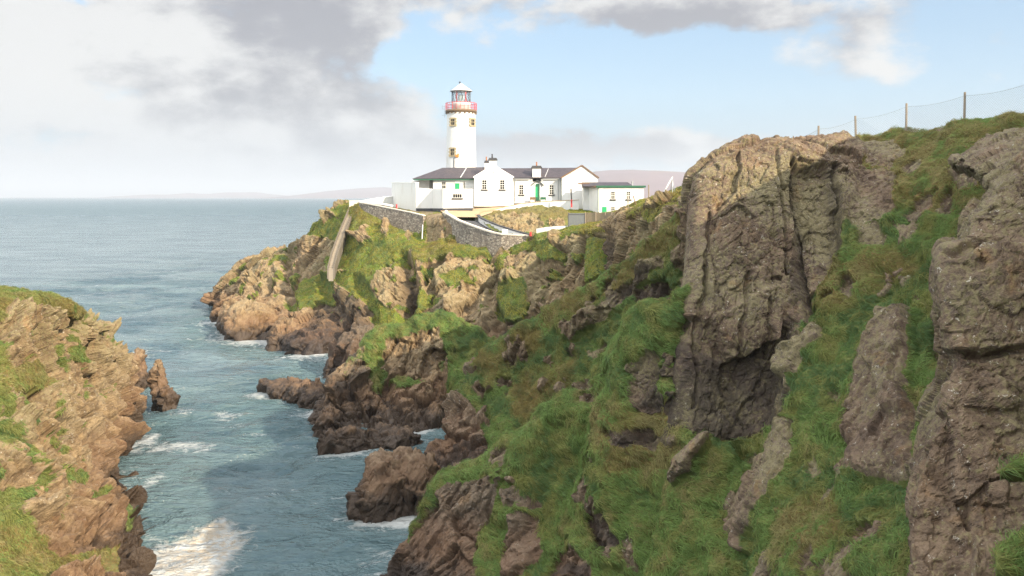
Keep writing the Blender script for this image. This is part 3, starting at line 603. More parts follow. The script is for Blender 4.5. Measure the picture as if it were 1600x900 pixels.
# headland that carries the lighthouse
hl = [  # T skyline, Rr court, S top of walls, W foot of walls, G brow, Fm mid face, K foot
 [(326, 474, 178), (326, 475, 177), (327, 475, 176.5), (328, 477, 174), (330, 480, 172), (333, 484, 169), (338, 490, 166)],
 [(345, 440, 177), (346, 442, 175), (347, 445, 173), (350, 455, 168), (352, 468, 163), (353, 485, 157), (352, 512, 148)],
 [(375, 412, 175), (376, 415, 173), (378, 420, 171), (382, 432, 166), (386, 450, 160), (388, 480, 152), (385, 526, 140)],
 [(410, 399, 173), (411, 402, 171), (413, 407, 169), (418, 420, 164), (422, 440, 158), (424, 475, 149), (420, 530, 139)],
 [(445, 390, 171), (446, 392, 169), (447, 396, 167), (452, 410, 162), (458, 430, 155), (462, 470, 145), (460, 537, 133)],
 [(470, 380, 168), (471, 383, 166), (473, 388, 164), (480, 402, 159), (490, 425, 152), (497, 470, 141), (495, 548, 129)],
 [(487, 355, 165), (489, 358, 163), (492, 362, 161), (502, 380, 156), (520, 410, 147), (530, 465, 136), (530, 552, 125)],
 [(512, 335, 163), (515, 338, 160), (520, 342, 158), (532, 362, 153), (555, 400, 143), (565, 460, 132), (565, 548, 125)],
 [(546, 319, 163), (552, 321, 157), (557, 323, 153.5), (567, 336, 150.5), (598, 398, 137.5), (605, 455, 129), (610, 545, 123.5)],
 [(600, 321, 166), (604, 324, 155), (608, 328, 148.8), (610, 350, 147), (640, 390, 135), (645, 450, 127.5), (650, 545, 122)],
 [(655, 321, 167), (656, 326, 152), (660, 338, 143), (660, 377, 141.4), (668, 398, 134), (670, 450, 126.5), (672, 545, 121.5)],
 [(694, 321, 167), (694, 326, 151), (694, 334, 139.5), (692, 378, 137.2), (702, 388, 131), (705, 450, 125.5), (705, 545, 120.5)],
 [(745, 321, 167), (745, 326, 151), (745, 357, 134), (745, 385, 132.3), (755, 390, 128.5), (755, 450, 124.5), (755, 545, 119.5)],
 [(790, 321, 167), (790, 326, 151), (790, 372, 130.6), (790, 393, 129), (800, 403, 127), (800, 450, 122.5), (805, 535, 118)],
 [(835, 321, 166), (836, 326, 148), (834, 370, 128), (834, 380, 127), (845, 390, 124.8), (845, 445, 120.5), (850, 525, 116)],
 [(890, 321, 164), (890, 328, 144), (888, 360, 126), (890, 363, 124), (895, 369, 121.5), (900, 420, 117), (905, 495, 113)],
 [(950, 322, 158), (950, 330, 139), (946, 352, 121), (946, 354, 118.5), (946, 358, 116), (950, 400, 112.5), (955, 475, 109)],
 [(1000, 318, 146), (1002, 318, 128), (1000, 324, 112), (1000, 327, 109.5), (1002, 334, 107), (1005, 380, 104), (1010, 445, 100)],
 [(1045, 306, 126), (1046, 306, 114), (1045, 310, 103), (1045, 314, 100.5), (1048, 322, 98), (1050, 360, 95), (1055, 415, 92)],
 [(1095, 284, 111), (1095, 287, 102), (1095, 292, 95), (1095, 298, 92.5), (1098, 310, 90), (1100, 345, 87), (1105, 395, 84)],
 [(1170, 262, 105), (1170, 266, 97), (1170, 270, 91), (1170, 278, 88), (1172, 290, 86), (1172, 330, 83), (1175, 380, 80)]]
def headland():
    rows = [list(r) for r in zip(*hl)]
    rows = shift(rows[0], (-6, 30, -26), (-1.5, 8, -3)) + rows + shift(rows[-1], (0, -4, -6))
    sheet('headland', rows, .19, 'rocky headland with green turf that carries the lighthouse', 'headland', 1.5, 71, (14, 24, 40), base=0, tan=.78, density=75, blade=(.26, .060), gkey='far', ledge=.12, warp=6, amp=.9, lump=.35, an=1.5, big=1.1, mid=.8, moss=.9, calm=[([(655, 325), (745, 325), (745, 392), (655, 392)], .3)], flat=[([(-26, 150), (-15.5, 143), (-10.5, 139.3), (-4.5, 133.8), (-1.2, 129.9), (3.2, 129.2), (9, 127), (17, 127), (22, 136), (22, 171), (-24, 171)], -.45), ([(-11, 141.5), (-10.2, 140), (-4.2, 134.4), (-1, 130.6), (3.4, 129.9), (5, 130.6), (-4, 144), (-10, 144)], -1.7)],
          grass=[[(478, 376), (486, 352), (510, 332), (546, 317), (575, 314), (660, 334), (668, 390), (645, 396), (600, 410), (560, 424), (520, 425), (505, 412), (520, 392), (500, 378)],
                 [(640, 396), (662, 378), (720, 366), (770, 374), (776, 393), (742, 400), (700, 402), (662, 412)], [(440, 474), (488, 428), (520, 420), (528, 440), (520, 470), (470, 482)],
                 [(520, 432), (560, 420), (596, 410), (592, 440), (575, 455), (592, 470), (632, 500), (622, 516), (580, 505), (566, 472), (545, 458)], [(632, 472), (660, 453), (668, 482), (640, 502)],
                 [(778, 448), (816, 438), (824, 490), (800, 502), (770, 498)], [(908, 372), (938, 366), (942, 430), (915, 442)],
                 [(690, 300), (690, 333), (745, 345), (840, 362), (1000, 326), (1000, 300)], [(768, 388), (800, 396), (850, 372), (930, 356), (1000, 330), (1092, 296), (1092, 280), (1000, 310), (880, 355), (836, 366)],
                 [(830, 380), (860, 372), (880, 400), (850, 410)], [(1000, 336), (1092, 300), (1095, 312), (1020, 350)], [(690, 430), (720, 420), (740, 440), (700, 446)]],
          rock=[[(553, 366), (580, 360), (584, 380), (560, 386)], [(592, 352), (607, 352), (606, 376), (595, 372)], [(464, 376), (498, 370), (520, 376), (534, 386), (505, 402), (490, 420), (466, 425)], [(632, 362), (642, 364), (640, 378), (630, 376)],
                [(508, 340), (524, 334), (528, 344), (512, 352)], [(662, 332), (693, 332), (690, 366), (676, 374), (664, 372)], [(626, 396), (638, 388), (645, 392), (632, 410)]],
          push=[([(553, 366), (580, 360), (584, 380), (560, 386)], .8, 4), ([(592, 354), (607, 354), (606, 376), (595, 372)], .2, 4), ([(691, 325), (748, 340), (800, 360), (836, 362), (836, 384), (800, 398), (748, 390), (691, 384)], -.6, 3)],
          carve=[([(632, 405), (640, 440), (634, 500)], 1.6, 2.6), ([(560, 440), (575, 470), (590, 530)], 1.4, 1.4), ([(672, 420), (668, 470)], 1.2, 1.5), ([(768, 400), (766, 470), (780, 520)], 1.4, 1.6), ([(505, 440), (520, 480), (540, 545)], 1.8, 1.5),
                 ([(872, 390), (872, 450)], .8, 1.2), ([(945, 370), (950, 430)], 1.4, 1.8), ([(420, 440), (405, 480), (420, 520)], 1.2, 1.4), ([(455, 400), (440, 440), (455, 475), (450, 520)], 1.4, 1.6)],
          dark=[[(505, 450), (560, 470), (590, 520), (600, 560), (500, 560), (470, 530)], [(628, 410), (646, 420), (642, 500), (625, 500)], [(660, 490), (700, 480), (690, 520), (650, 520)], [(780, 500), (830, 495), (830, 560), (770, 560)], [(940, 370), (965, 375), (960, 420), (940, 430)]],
          dry=[[(636, 402), (670, 376), (730, 372), (700, 400)], [(546, 318), (590, 340), (640, 350), (620, 365), (560, 350)], [(900, 360), (1092, 285), (1092, 310), (950, 370)]])
headland()

# left-hand cliff
lc = [
 [(-250, 455, 58), (-80, 456, 60), (0, 461, 62), (60, 466, 65), (107, 475, 69), (137, 494, 74), (159, 514, 79), (182, 545, 84), (203, 574, 88), (211, 604, 89.5)],
 [(-250, 480, 56), (-80, 485, 58), (0, 490, 60), (55, 494, 63.2), (101, 503, 67.4), (131, 522, 72.4), (154, 546, 77.4), (182, 570, 82.4), (201, 596, 86.8), (217, 628, 88)],
 [(-250, 545, 54), (-80, 545, 56), (0, 545, 58), (50, 550, 61), (94, 558, 65), (123, 572, 70), (150, 592, 75), (182, 608, 80), (207, 626, 85), (227, 648, 86.8)],
 [(-250, 615, 50.5), (-80, 615, 52.5), (0, 615, 54.6), (50, 620, 57), (92, 628, 60.5), (124, 640, 65), (153, 652, 70), (184, 660, 76), (205, 662, 82.5), (218, 668, 84.5)],
 [(-250, 690, 47.5), (-80, 690, 49.5), (0, 690, 51.2), (50, 695, 53.2), (92, 702, 56), (129, 710, 60), (160, 718, 64), (188, 718, 70), (198, 712, 74), (201, 690, 80)],
 [(-250, 780, 45), (-80, 780, 46.5), (0, 780, 47.8), (50, 785, 49.5), (92, 792, 52), (134, 797, 55), (173, 797, 58), (196, 790, 61.4), (206, 766, 65.8), (205, 742, 70)],
 [(-250, 860, 43), (-80, 860, 44), (0, 860, 45.2), (50, 865, 46.8), (92, 866, 48.7), (134, 866, 50.7), (178, 863, 53), (204, 858, 55.2), (214, 845, 57.2), (201, 800, 63)],
 [(-250, 960, 40), (-80, 960, 41), (0, 960, 42), (50, 960, 43), (92, 960, 44.2), (134, 955, 45.8), (183, 945, 47.5), (212, 930, 49), (222, 912, 51), (213, 868, 54.5)]]
def leftcliff():
    back = shift(lc[0], (-12, 18, -10), (-4, 5, -.4))
    sheet('left_cliff', back + lc + shift(lc[-1], (1.5, -4, -6)), .075, 'sunlit tan cliff with a grass cap on the left of the cove', 'cliff', .95, 91, (10, -22, 38), base=0, tan=.72, density=260, blade=(.24, .026), ledge=.7, moss=.8, olive=.3, warp=8, amp=1.0, turf=.10, lump=.6, big=1.25, mid=1.3,
          grass=[[(-300, 430), (0, 455), (62, 460), (112, 470), (142, 490), (132, 498), (90, 482), (50, 478), (0, 476), (-300, 480)], [(4, 578), (40, 568), (86, 568), (88, 600), (62, 610), (20, 602)],
                 [(-300, 780), (0, 798), (30, 806), (62, 838), (100, 868), (150, 862), (186, 858), (190, 910), (0, 920), (-300, 920)], [(105, 732), (130, 728), (134, 750), (112, 756)], [(55, 742), (72, 738), (70, 760), (54, 758)],
                 [(0, 768), (50, 760), (60, 775), (0, 790)], [(140, 760), (165, 770), (168, 785), (148, 780)], [(120, 540), (145, 545), (135, 570), (112, 560)], [(165, 800), (205, 790), (205, 830), (175, 836)]],
          carve=[([(140, 500), (150, 560), (190, 620), (215, 665)], .9, 1.1), ([(60, 520), (110, 620), (150, 690), (190, 760)], .8, .9), ([(0, 650), (60, 640), (110, 660)], .5, .6), ([(205, 700), (190, 740), (222, 800)], .8, 1.0)],
          dry=[[(-300, 430), (140, 470), (140, 500), (-300, 485)], [(-300, 800), (100, 830), (190, 850), (190, 900), (-300, 900)], [(0, 560), (90, 560), (90, 610), (0, 610)]])
leftcliff()

# hillside on the right and behind, where the photographer stands; it rises out of frame and keeps the cove in shade
def hillside():
    xs = np.arange(-70, 190, 1.25); ys = np.arange(-130, 72, 1.25); X, Y = np.meshgrid(xs, ys); P = np.stack([X.ravel(), Y.ravel(), np.zeros(X.size)], 1)
    rl = [(-80, -46), (-20, -34), (14, -18), (30, 6), (40, 26), (50, 44), (70, 70)]
    d = polydist(P[:, :2], rl)
    side = np.zeros(len(P))
    z = 38.2 - .36 * np.maximum(0, 24 - P[:, 1]) - d * .42 - d * d * .004 + fbm(P / 22, 4, 7) * 2.2 + fbm(P / 3, 3, 9) * .35
    beyond = (P[:, 0] - 40) * .77 - (P[:, 1] - 25) * .64
    z = np.where(beyond > 0, np.maximum(z, 24 - beyond * .06 + fbm(P / 22, 4, 7) * 2), z)
    xm = P[:, 0] / np.maximum(P[:, 1], 2)
    # kept to the right of the buttress and slope so that it joins them outside the picture
    z = np.where((P[:, 1] > 2) & (xm < .78), -6, z); z = np.maximum(z, -6)
    rr = np.hypot(P[:, 0], P[:, 1]); z = np.where(P[:, 1] > -9, np.minimum(z, 16.5 + np.maximum(0, rr - 19) * 1.1), z)
    cut = (P[:, 1] > -4) & (P[:, 1] < 70) & (xm < .66)
    P[:, 2] = z
    nX, nY = len(xs), len(ys); idx = np.arange(len(P)).reshape(nY, nX)
    q = np.stack([idx[:-1, :-1], idx[:-1, 1:], idx[1:, 1:], idx[1:, :-1]], -1).reshape(-1, 4)
    q = q[~cut[q].any(1)]
    o = np_mesh('hillside', P, q, MAT['rock'], {'grass': np.ones(len(P)), 'dark': np.zeros(len(P)), 'tan': np.full(len(P), .3), 'dry': np.full(len(P), .5)})
    tag(o, 'grassy hillside rising to the right of the viewpoint', 'hillside', None, 'structure')
hillside()

# ------------------------------------------------------------------ single rocks standing in the water
def rock_thing(name, label, cat, parts, res, seed, tan=.6, scale=.7, rot=(10, 20, 30), grass=0, dark=0, kind=None, group=None):
    """parts: (px, py of the waterline middle, distance, width px, height px, depth m, lean px)"""
    V = []; Q = []; A = []; n0 = 0
    for (px, py, Y, wpx, hpx, dep, lean) in parts:
        c = U(px, py, Y); c[2] = -.3; w = wpx / F * Y / 2; hh = hpx / F * Y + .3
        nu = max(24, int(2 * math.pi * max(w, dep) / res)); nv = max(12, int((hh + w) / res))
        th, ph = np.meshgrid(np.linspace(0, 2 * math.pi, nu, endpoint=False), np.linspace(-.5, math.pi / 2, nv), indexing='ij')
        ct, cp, s = np.cos(th), np.cos(ph), np.sin(ph)
        k = np.clip(cp, 0, 1) ** .62
        p = np.stack([c[0] + w * ct * k + lean / F * Y * np.maximum(s, 0), c[1] + dep * np.sin(th) * k, c[2] + hh * np.where(s > 0, np.abs(s) ** 1.0, s * 2)], -1)
        nn = np.stack([ct * cp / w, np.sin(th) * cp / dep, s / hh], -1); nn /= np.linalg.norm(nn, axis=2)[..., None]
        p = p.reshape(-1, 3); nn = nn.reshape(-1, 3)
        d = rock_disp(p, scale, seed, rotm(*rot)) * .85
        p = p + nn * d[:, None]; SHORE.append(p[np.abs(p[:, 2]) < .3][:, :2])
        idx = n0 + np.arange(nu * nv).reshape(nu, nv); nx = np.roll(idx, -1, 0)
        Q.append(np.stack([idx[:, :-1], nx[:, :-1], nx[:, 1:], idx[:, 1:]], -1).reshape(-1, 4)); V.append(p); n0 += nu * nv
    V = np.concatenate(V); Q = np.concatenate(Q); n = len(V)
    o = np_mesh(name, V, Q, MAT['rock'], {'grass': np.zeros(n), 'dark': np.full(n, dark), 'tan': np.full(n, tan), 'dry': np.zeros(n)})
    tag(o, label, cat, group, kind)
rock_thing('sea_stack', 'pointed red brown sea stack standing off the left cliff', 'sea stack', [(251, 624, 94.5, 21, 64, 1.1, -2), (263, 626, 93.5, 24, 26, 1.1, -5)], .09, 11, .45, .45)
rock_thing('sea_rock', 'small rock tucked behind the left cliff beside the pointed stack', 'rock', [(213, 600, 102, 26, 46, 2, 0)], .12, 12, .55, .6)
rock_thing('rock_reef', 'long low brown reef reaching out into the cove', 'rock', [(450, 612, 99, 56, 13, 1.8, 0), (492, 628, 94.5, 54, 18, 2.0, 0), (520, 640, 91, 52, 28, 2.3, 4), (472, 618, 97, 44, 15, 1.8, 0)], .12, 13, .5, .6)
rock_thing('sea_rock', 'tiny separate rock awash at the outer end of the reef', 'rock', [(417, 603, 101.5, 26, 12, 1.0, 0)], .12, 14, .5, .45)
rock_thing('boulder_rock', 'big dark brown boulder at the foot of the second ridge by the water', 'rock', [(610, 774, 64.6, 112, 66, 3.0, 14), (652, 776, 64, 60, 60, 2.6, 6), (590, 776, 63.6, 70, 40, 2, 8)], .09, 15, .35, .8)
rock_thing('shore_rock', 'dark sloping rock under the headland left of the turf capped buttress', 'rock', [(552, 578, 112, 66, 62, 4, 16), (528, 574, 113, 44, 30, 3, 6), (585, 600, 105, 50, 50, 4, 0)], .14, 16, .2, .8, dark=.6)
rock_thing('shore_rock', 'rust brown rock ledge at the left tip of the headland', 'rock', [(392, 518, 143, 78, 42, 6, 0), (450, 534, 134, 60, 30, 5, 0), (370, 506, 149, 50, 30, 4, 0)], .2, 17, .9, 1.0)
rock_thing('shore_rock', 'black wet skerry in the surf below the headland turf', 'rock', [(490, 548, 127, 70, 26, 3, 0), (470, 541, 130, 50, 16, 2, 0)], .16, 18, .1, .7, dark=1.0)
rock_thing('shore_rock', 'low rust stained rock shelf at the foot of the turf capped buttress', 'rock', [(560, 688, 79.5, 120, 22, 2, 0), (515, 668, 84, 40, 26, 2, 0), (618, 690, 79, 60, 16, 1.5, 0)], .1, 19, .6, .7)

# ------------------------------------------------------------------ sea
def sea():
    def axis(lo, hi, st, far_lo, far_hi):
        a = list(np.arange(lo, hi, st)); s = st
        x = a[-1]; up = []
        while x < far_hi: s *= 1.16; x += s; up.append(x)
        s = st; x = a[0]; dn = []
        while x > far_lo: s *= 1.16; x -= s; dn.append(x)
        return np.array(dn[::-1] + a + up)
    xs = axis(-100, 30, .36, -40000, 40000); ys = axis(34, 235, .40, -3000, 60000)
    X, Y = np.meshgrid(xs, ys); n = X.size; x, y = X.ravel(), Y.ravel()
    rg = np.random.RandomState(3); z = np.zeros(n)
    fade = sstep(-140, -90, x) * (1 - sstep(26, 60, x)) * sstep(10, 34, y) * (1 - sstep(225, 420, y))
    for k in range(30):
        lam = 1.3 * 1.13 ** k * (1 + .2 * rg.rand()); th = R(-70) + rg.normal() * .55; ph = rg.rand() * 6.28
        a = .024 * lam ** .72; th2 = (x * math.cos(th) + y * math.sin(th)) * 2 * math.pi / lam + ph
        z += a * (1 - np.abs(np.sin(th2 / 2)) * 2 + .2 * np.sin(th2)) * .55 * (1 if lam > 1.6 else .5)
    mod = .6 + .8 * (fbm(np.stack([x / 14, y / 20, 0 * x], 1), 3, 77) + .4).clip(0, 1.4)
    z *= fade * mod
    # closeness to the shore
    cell = .6; x0, y0 = -110, 30; gx, gy = 260, 290; g = np.zeros((gx, gy), np.float32)
    s = np.concatenate(SHORE); i = ((s[:, 0] - x0) / cell).astype(int); j = ((s[:, 1] - y0) / cell).astype(int); ok = (i >= 0) & (i < gx) & (j >= 0) & (j < gy)
    g[i[ok], j[ok]] = 1
    def blur(a, r):
        for ax in (0, 1):
            c = np.zeros_like(a)
            for k in range(-r, r + 1): c += np.roll(a, k, ax)
            a = c / (2 * r + 1)
        return a
    b1 = np.clip(blur(g, 1) * 2.2, 0, 1); b2 = np.clip(blur(blur(g, 4), 4) * 6, 0, 1); b3 = np.clip(blur(blur(g, 10), 8) * 9, 0, 1)
    ii = np.clip(((x - x0) / cell).astype(int), 0, gx - 1); jj = np.clip(((y - y0) / cell).astype(int), 0, gy - 1)
    inside = (x > x0) & (x < x0 + gx * cell) & (y > y0) & (y < y0 + gy * cell)
    shore = np.where(inside, b3[ii, jj], 0); near = np.where(inside, .36 * b2[ii, jj] + .3 * b1[ii, jj], 0)
    foam = .55 * near
    def patch(px, py, rx, ry, w):
        Yp = H * F / (py - HZ); cx = (px - 800) / F * Yp
        wx = rx / F * Yp; wy = (H * F / (py - ry - HZ) - H * F / (py + ry - HZ)) / 2
        return w * np.exp(-(((x - cx) / wx) ** 2 + ((y - Yp) / wy) ** 2) ** 1.4)
    scum = patch(326, 830, 90, 50, 1.0)
    for a in [(320, 836, 74, 42, 1.0), (296, 880, 40, 24, .75), (300, 690, 60, 9, .6), (355, 640, 42, 6, .55), (385, 660, 70, 12, .3), (280, 640, 26, 6, .45), (590, 800, 55, 14, .35), (640, 805, 30, 10, .5), (590, 850, 70, 22, .3), (540, 700, 60, 8, .35), (650, 668, 30, 6, .5), (420, 528, 60, 7, .55), (470, 555, 60, 8, .5), (330, 500, 30, 10, .4), (330, 520, 50, 8, .35), (210, 545, 60, 14, .38), (300, 545, 90, 10, .3), (230, 680, 20, 12, .4), (240, 745, 14, 14, .4), (400, 610, 40, 6, .4), (505, 640, 40, 6, .4), (30, 440, 120, 8, .3), (250, 470, 90, 5, .25)]: foam += patch(*a)
    idx = np.arange(n).reshape(len(ys), len(xs)); q = np.stack([idx[:-1, :-1], idx[:-1, 1:], idx[1:, 1:], idx[1:, :-1]], -1).reshape(-1, 4)
    o = np_mesh('sea', np.stack([x, y, z], 1), q, MAT['sea'], {'foam': np.clip(foam, 0, 1), 'shore': shore, 'scum': scum})
    tag(o, 'choppy blue green sea running into the cove', 'sea', None, 'structure')
sea()

# ------------------------------------------------------------------ grass: long wind-combed blades
def build_grass():
    for key, name, label in (('near', 'grass', 'long windswept grass on the near slopes and left cliff'), ('far', 'grass', 'short turf and grass on the lighthouse headland')):
        VV, QQ, CC = [], [], []; n0 = 0
        for s in GRASS_SRC:
            if s['key'] != key: continue
            rg = np.random.RandomState(s['seed']); q, quads, g = s['q'], s['quads'], s['g']
            A, B, C_, D_ = (q[quads[:, k]] for k in range(4))
            fn = np.cross(C_ - A, D_ - B) / 2; area = np.linalg.norm(fn, axis=1); fn /= area[:, None] + 1e-9
            gm = g[quads].mean(1); ctr = q[quads].mean(1)
            pr = area * sstep(.35, .7, gm) * s['density'] * (.75 + .5 * (perlin(ctr / 1.3, 4) > -.2))
            facing = (fn * (np.array([0, 0, H]) - ctr)).sum(1) / np.linalg.norm(np.array([0, 0, H]) - ctr, axis=1)
            pxc = 800 + F * ctr[:, 0] / np.maximum(ctr[:, 1], 3); pyc = HZ + F * (H - ctr[:, 2]) / np.maximum(ctr[:, 1], 3)
            pr *= (facing > -.35) & (pxc > -120) & (pxc < 1720) & (pyc < 1010) & (fn[:, 2] > -.1) & (ctr[:, 2] > .8)
            k = rg.poisson(pr); f = np.repeat(np.arange(len(quads)), k); n = len(f)
            if not n: continue
            u, v = rg.rand(n, 1), rg.rand(n, 1)
            P = A[f] * (1 - u) * (1 - v) + B[f] * u * (1 - v) + C_[f] * u * v + D_[f] * (1 - u) * v; N = fn[f]
            L0, W0 = s['blade']
            down = np.array([0, 0, -1.]) - N * (-N[:, 2:3]); 
            wdir = np.array([1.25, -.1, .45]); swirl = np.stack([perlin(P / 2.4, 61), perlin(P / 2.4, 62), .6 * perlin(P / 2.4, 63)], 1) * 1.5
            dirv = down * .75 + wdir * .65 + swirl * .75 + rg.normal(size=(n, 3)) * .38
            dirv -= N * (dirv * N).sum(1)[:, None]; dirv /= np.linalg.norm(dirv, axis=1)[:, None] + 1e-6
            clump = np.clip(1.0 + .6 * fbm(P / .8, 2, 65), .35, 2.0); L = (L0 * clump * (.6 + .8 * rg.rand(n)))[:, None]
            sidev = np.cross(dirv, N); sidev += N * rg.normal(size=(n, 1)) * .5; sidev /= np.linalg.norm(sidev, axis=1)[:, None]
            W = (W0 * (.7 + .6 * rg.rand(n)))[:, None]
            up = (.10 + .28 * rg.rand(n, 1)) * np.clip(clump, .6, 1.6)[:, None]
            pts = [P - N * .03, P + L * (N * up * .75 + dirv * .30), P + L * (N * up * .85 + dirv * .68) - np.array([0, 0, .05]) * L, P + L * (N * up * .45 + dirv * 1.0) - np.array([0, 0, .16]) * L]
            ws = [1.0, .95, .7, .12]
            vv = np.stack([np.stack([pt - sidev * W * w * .5, pt + sidev * W * w * .5], 1) for pt, w in zip(pts, ws)], 1)   # n,4,2,3
            idx = n0 + np.arange(n * 8).reshape(n, 4, 2)
            for r in range(3): QQ.append(np.stack([idx[:, r, 0], idx[:, r, 1], idx[:, r + 1, 1], idx[:, r + 1, 0]], -1))
            VV.append(vv.reshape(-1, 3)); n0 += n * 8
            # colour of each blade: patches of fresh green, olive, straw
            t1 = s['tone'] + fbm(P / 3.0, 3, 70) + rg.normal(size=n) * .13; t2 = fbm(P / 1.1, 3, 72) + rg.normal(size=n) * .16
            dr = s['dr'][quads[f, 0]]
            fresh = np.array([.175, .265, .078]); deep = np.array([.098, .168, .06]); olive = np.array([.24, .24, .075]); straw = np.array([.30, .255, .12]); rust = np.array([.22, .125, .05])
            if key == 'far': fresh, olive = np.array([.225, .30, .050]), np.array([.32, .285, .060])
            c = fresh + (deep - fresh) * sstep(-.1, .4, t1)[:, None]
            c = c + (olive - c) * sstep(.0, .45, t2 + .45 * dr + (.34 if key == 'far' else .05) + s['olive'])[:, None] * .85
            c = c + (straw - c) * (sstep(.36, .66, t2 * .6 - t1 * .45 + .32 * dr) * .75)[:, None]
            c = c + (rust - c) * (sstep(.45, .75, t1 * .5 + .5 * dr + rg.normal(size=n) * .12) * .5)[:, None]
            c = c * (.8 + .4 * rg.rand(n, 1)); CC.append(np.repeat(c, 8, axis=0))
        V = np.concatenate(VV); o = np_mesh(name, V, np.concatenate(QQ), MAT['grass'], {'tint': np.concatenate(CC)})
        tag(o, label, 'grass', None, 'stuff'); print('GRASS', key, len(V) // 8, 'blades')
build_grass()

# ------------------------------------------------------------------ builders for man-made things
class MB:
    """collects solids in world space and links them as ONE mesh object"""
    def __init__(s): s.b = bmesh.new()
    def poly(s, pts):
        try: return s.b.faces.new([s.b.verts.new(tuple(map(float, p))) for p in pts])
        except ValueError: return None
    def box(s, x0, x1, y0, y1, z0, z1):
        v = [s.b.verts.new(p) for p in ((x0, y0, z0), (x1, y0, z0), (x1, y1, z0), (x0, y1, z0), (x0, y0, z1), (x1, y0, z1), (x1, y1, z1), (x0, y1, z1))]
        for f in ((3, 2, 1, 0), (4, 5, 6, 7), (0, 1, 5, 4), (1, 2, 6, 5), (2, 3, 7, 6), (3, 0, 4, 7)): s.b.faces.new([v[i] for i in f])
        return s
    def obox(s, c, ex, ey, ez):
        """box from centre and three half-axis vectors"""
        c, ex, ey, ez = (np.array(a, float) for a in (c, ex, ey, ez))
        v = [s.b.verts.new(tuple(c + ex * i + ey * j + ez * k)) for k in (-1, 1) for j in (-1, 1) for i in (-1, 1)]
        for f in ((0, 2, 3, 1), (4, 5, 7, 6), (0, 1, 5, 4), (2, 6, 7, 3), (0, 4, 6, 2), (1, 3, 7, 5)): s.b.faces.new([v[i] for i in f])
        return s
    def prism(s, foot, z0, z1):
        """upright prism on a ground polygon; z1 may be a list"""
        n = len(foot); zt = z1 if hasattr(z1, '__len__') else [z1] * n; zb = z0 if hasattr(z0, '__len__') else [z0] * n
        a = [s.b.verts.new((p[0], p[1], zb[i])) for i, p in enumerate(foot)]; b = [s.b.verts.new((p[0], p[1], zt[i])) for i, p in enumerate(foot)]
        s.b.faces.new(a[::-1]); s.b.faces.new(b)
        for i in range(n): s.b.faces.new([a[i], a[(i + 1) % n], b[(i + 1) % n], b[i]])
        return s
    def loft(s, prof, d):
        """polygon of 3D points pushed along vector d"""
        n = len(prof); a = [s.b.verts.new(tuple(map(float, p))) for p in prof]; b = [s.b.verts.new(tuple(np.array(p, float) + np.array(d, float))) for p in prof]
        s.b.faces.new(a); s.b.faces.new(b[::-1])
        for i in range(n): s.b.faces.new([a[(i + 1) % n], a[i], b[i], b[(i + 1) % n]])
        return s
    def tube(s, p, q, r, r2=None, n=8):
        p, q = Vector(p), Vector(q); d = (q - p).normalized(); u = d.orthogonal().normalized(); w = d.cross(u); r2 = r if r2 is None else r2
        a = [s.b.verts.new(p + (u * math.cos(6.2832 * i / n) + w * math.sin(6.2832 * i / n)) * r) for i in range(n)]
        b = [s.b.verts.new(q + (u * math.cos(6.2832 * i / n) + w * math.sin(6.2832 * i / n)) * r2) for i in range(n)]
        for i in range(n): s.b.faces.new([a[i], a[(i + 1) % n], b[(i + 1) % n], b[i]])
        s.b.faces.new(a[::-1]); s.b.faces.new(b); return s
    def lathe(s, cx, cy, prof, n=40, smooth=True):
        """prof: (radius, z) from the bottom up"""
        rings = [[s.b.verts.new((cx + max(r, 1e-3) * math.cos(6.2832 * i / n), cy + max(r, 1e-3) * math.sin(6.2832 * i / n), z)) for i in range(n)] for r, z in prof]
        for A, B in zip(rings[:-1], rings[1:]):
            for i in range(n):
                f = s.b.faces.new([A[i], A[(i + 1) % n], B[(i + 1) % n], B[i]]); f.smooth = smooth
        s.b.faces.new(rings[0][::-1]); s.b.faces.new(rings[-1]); return s
    def build(s, name, mat, parent=None, bev=0):
        bmesh.ops.recalc_face_normals(s.b, faces=s.b.faces[:])
        me = bpy.data.meshes.new(name); s.b.to_mesh(me); s.b.free(); me.materials.append(MAT[mat])
        o = bpy.data.objects.new(name, me); COL.objects.link(o)
        if parent:
            p = parent; off = Vector((0, 0, 0))
            while p: off += p.location; p = p.parent
            me.transform(Matrix.Translation(-off)); o.parent = parent
        if bev:
            m = o.modifiers.new('bevel', 'BEVEL'); m.width = bev; m.segments = 2; m.limit_method = 'ANGLE'
        return o
def empty(name, loc, label, cat, group=None):
    o = bpy.data.objects.new(name, None); COL.objects.link(o); o.location = loc; o.empty_display_size = .3
    return tag(o, label, cat, group)

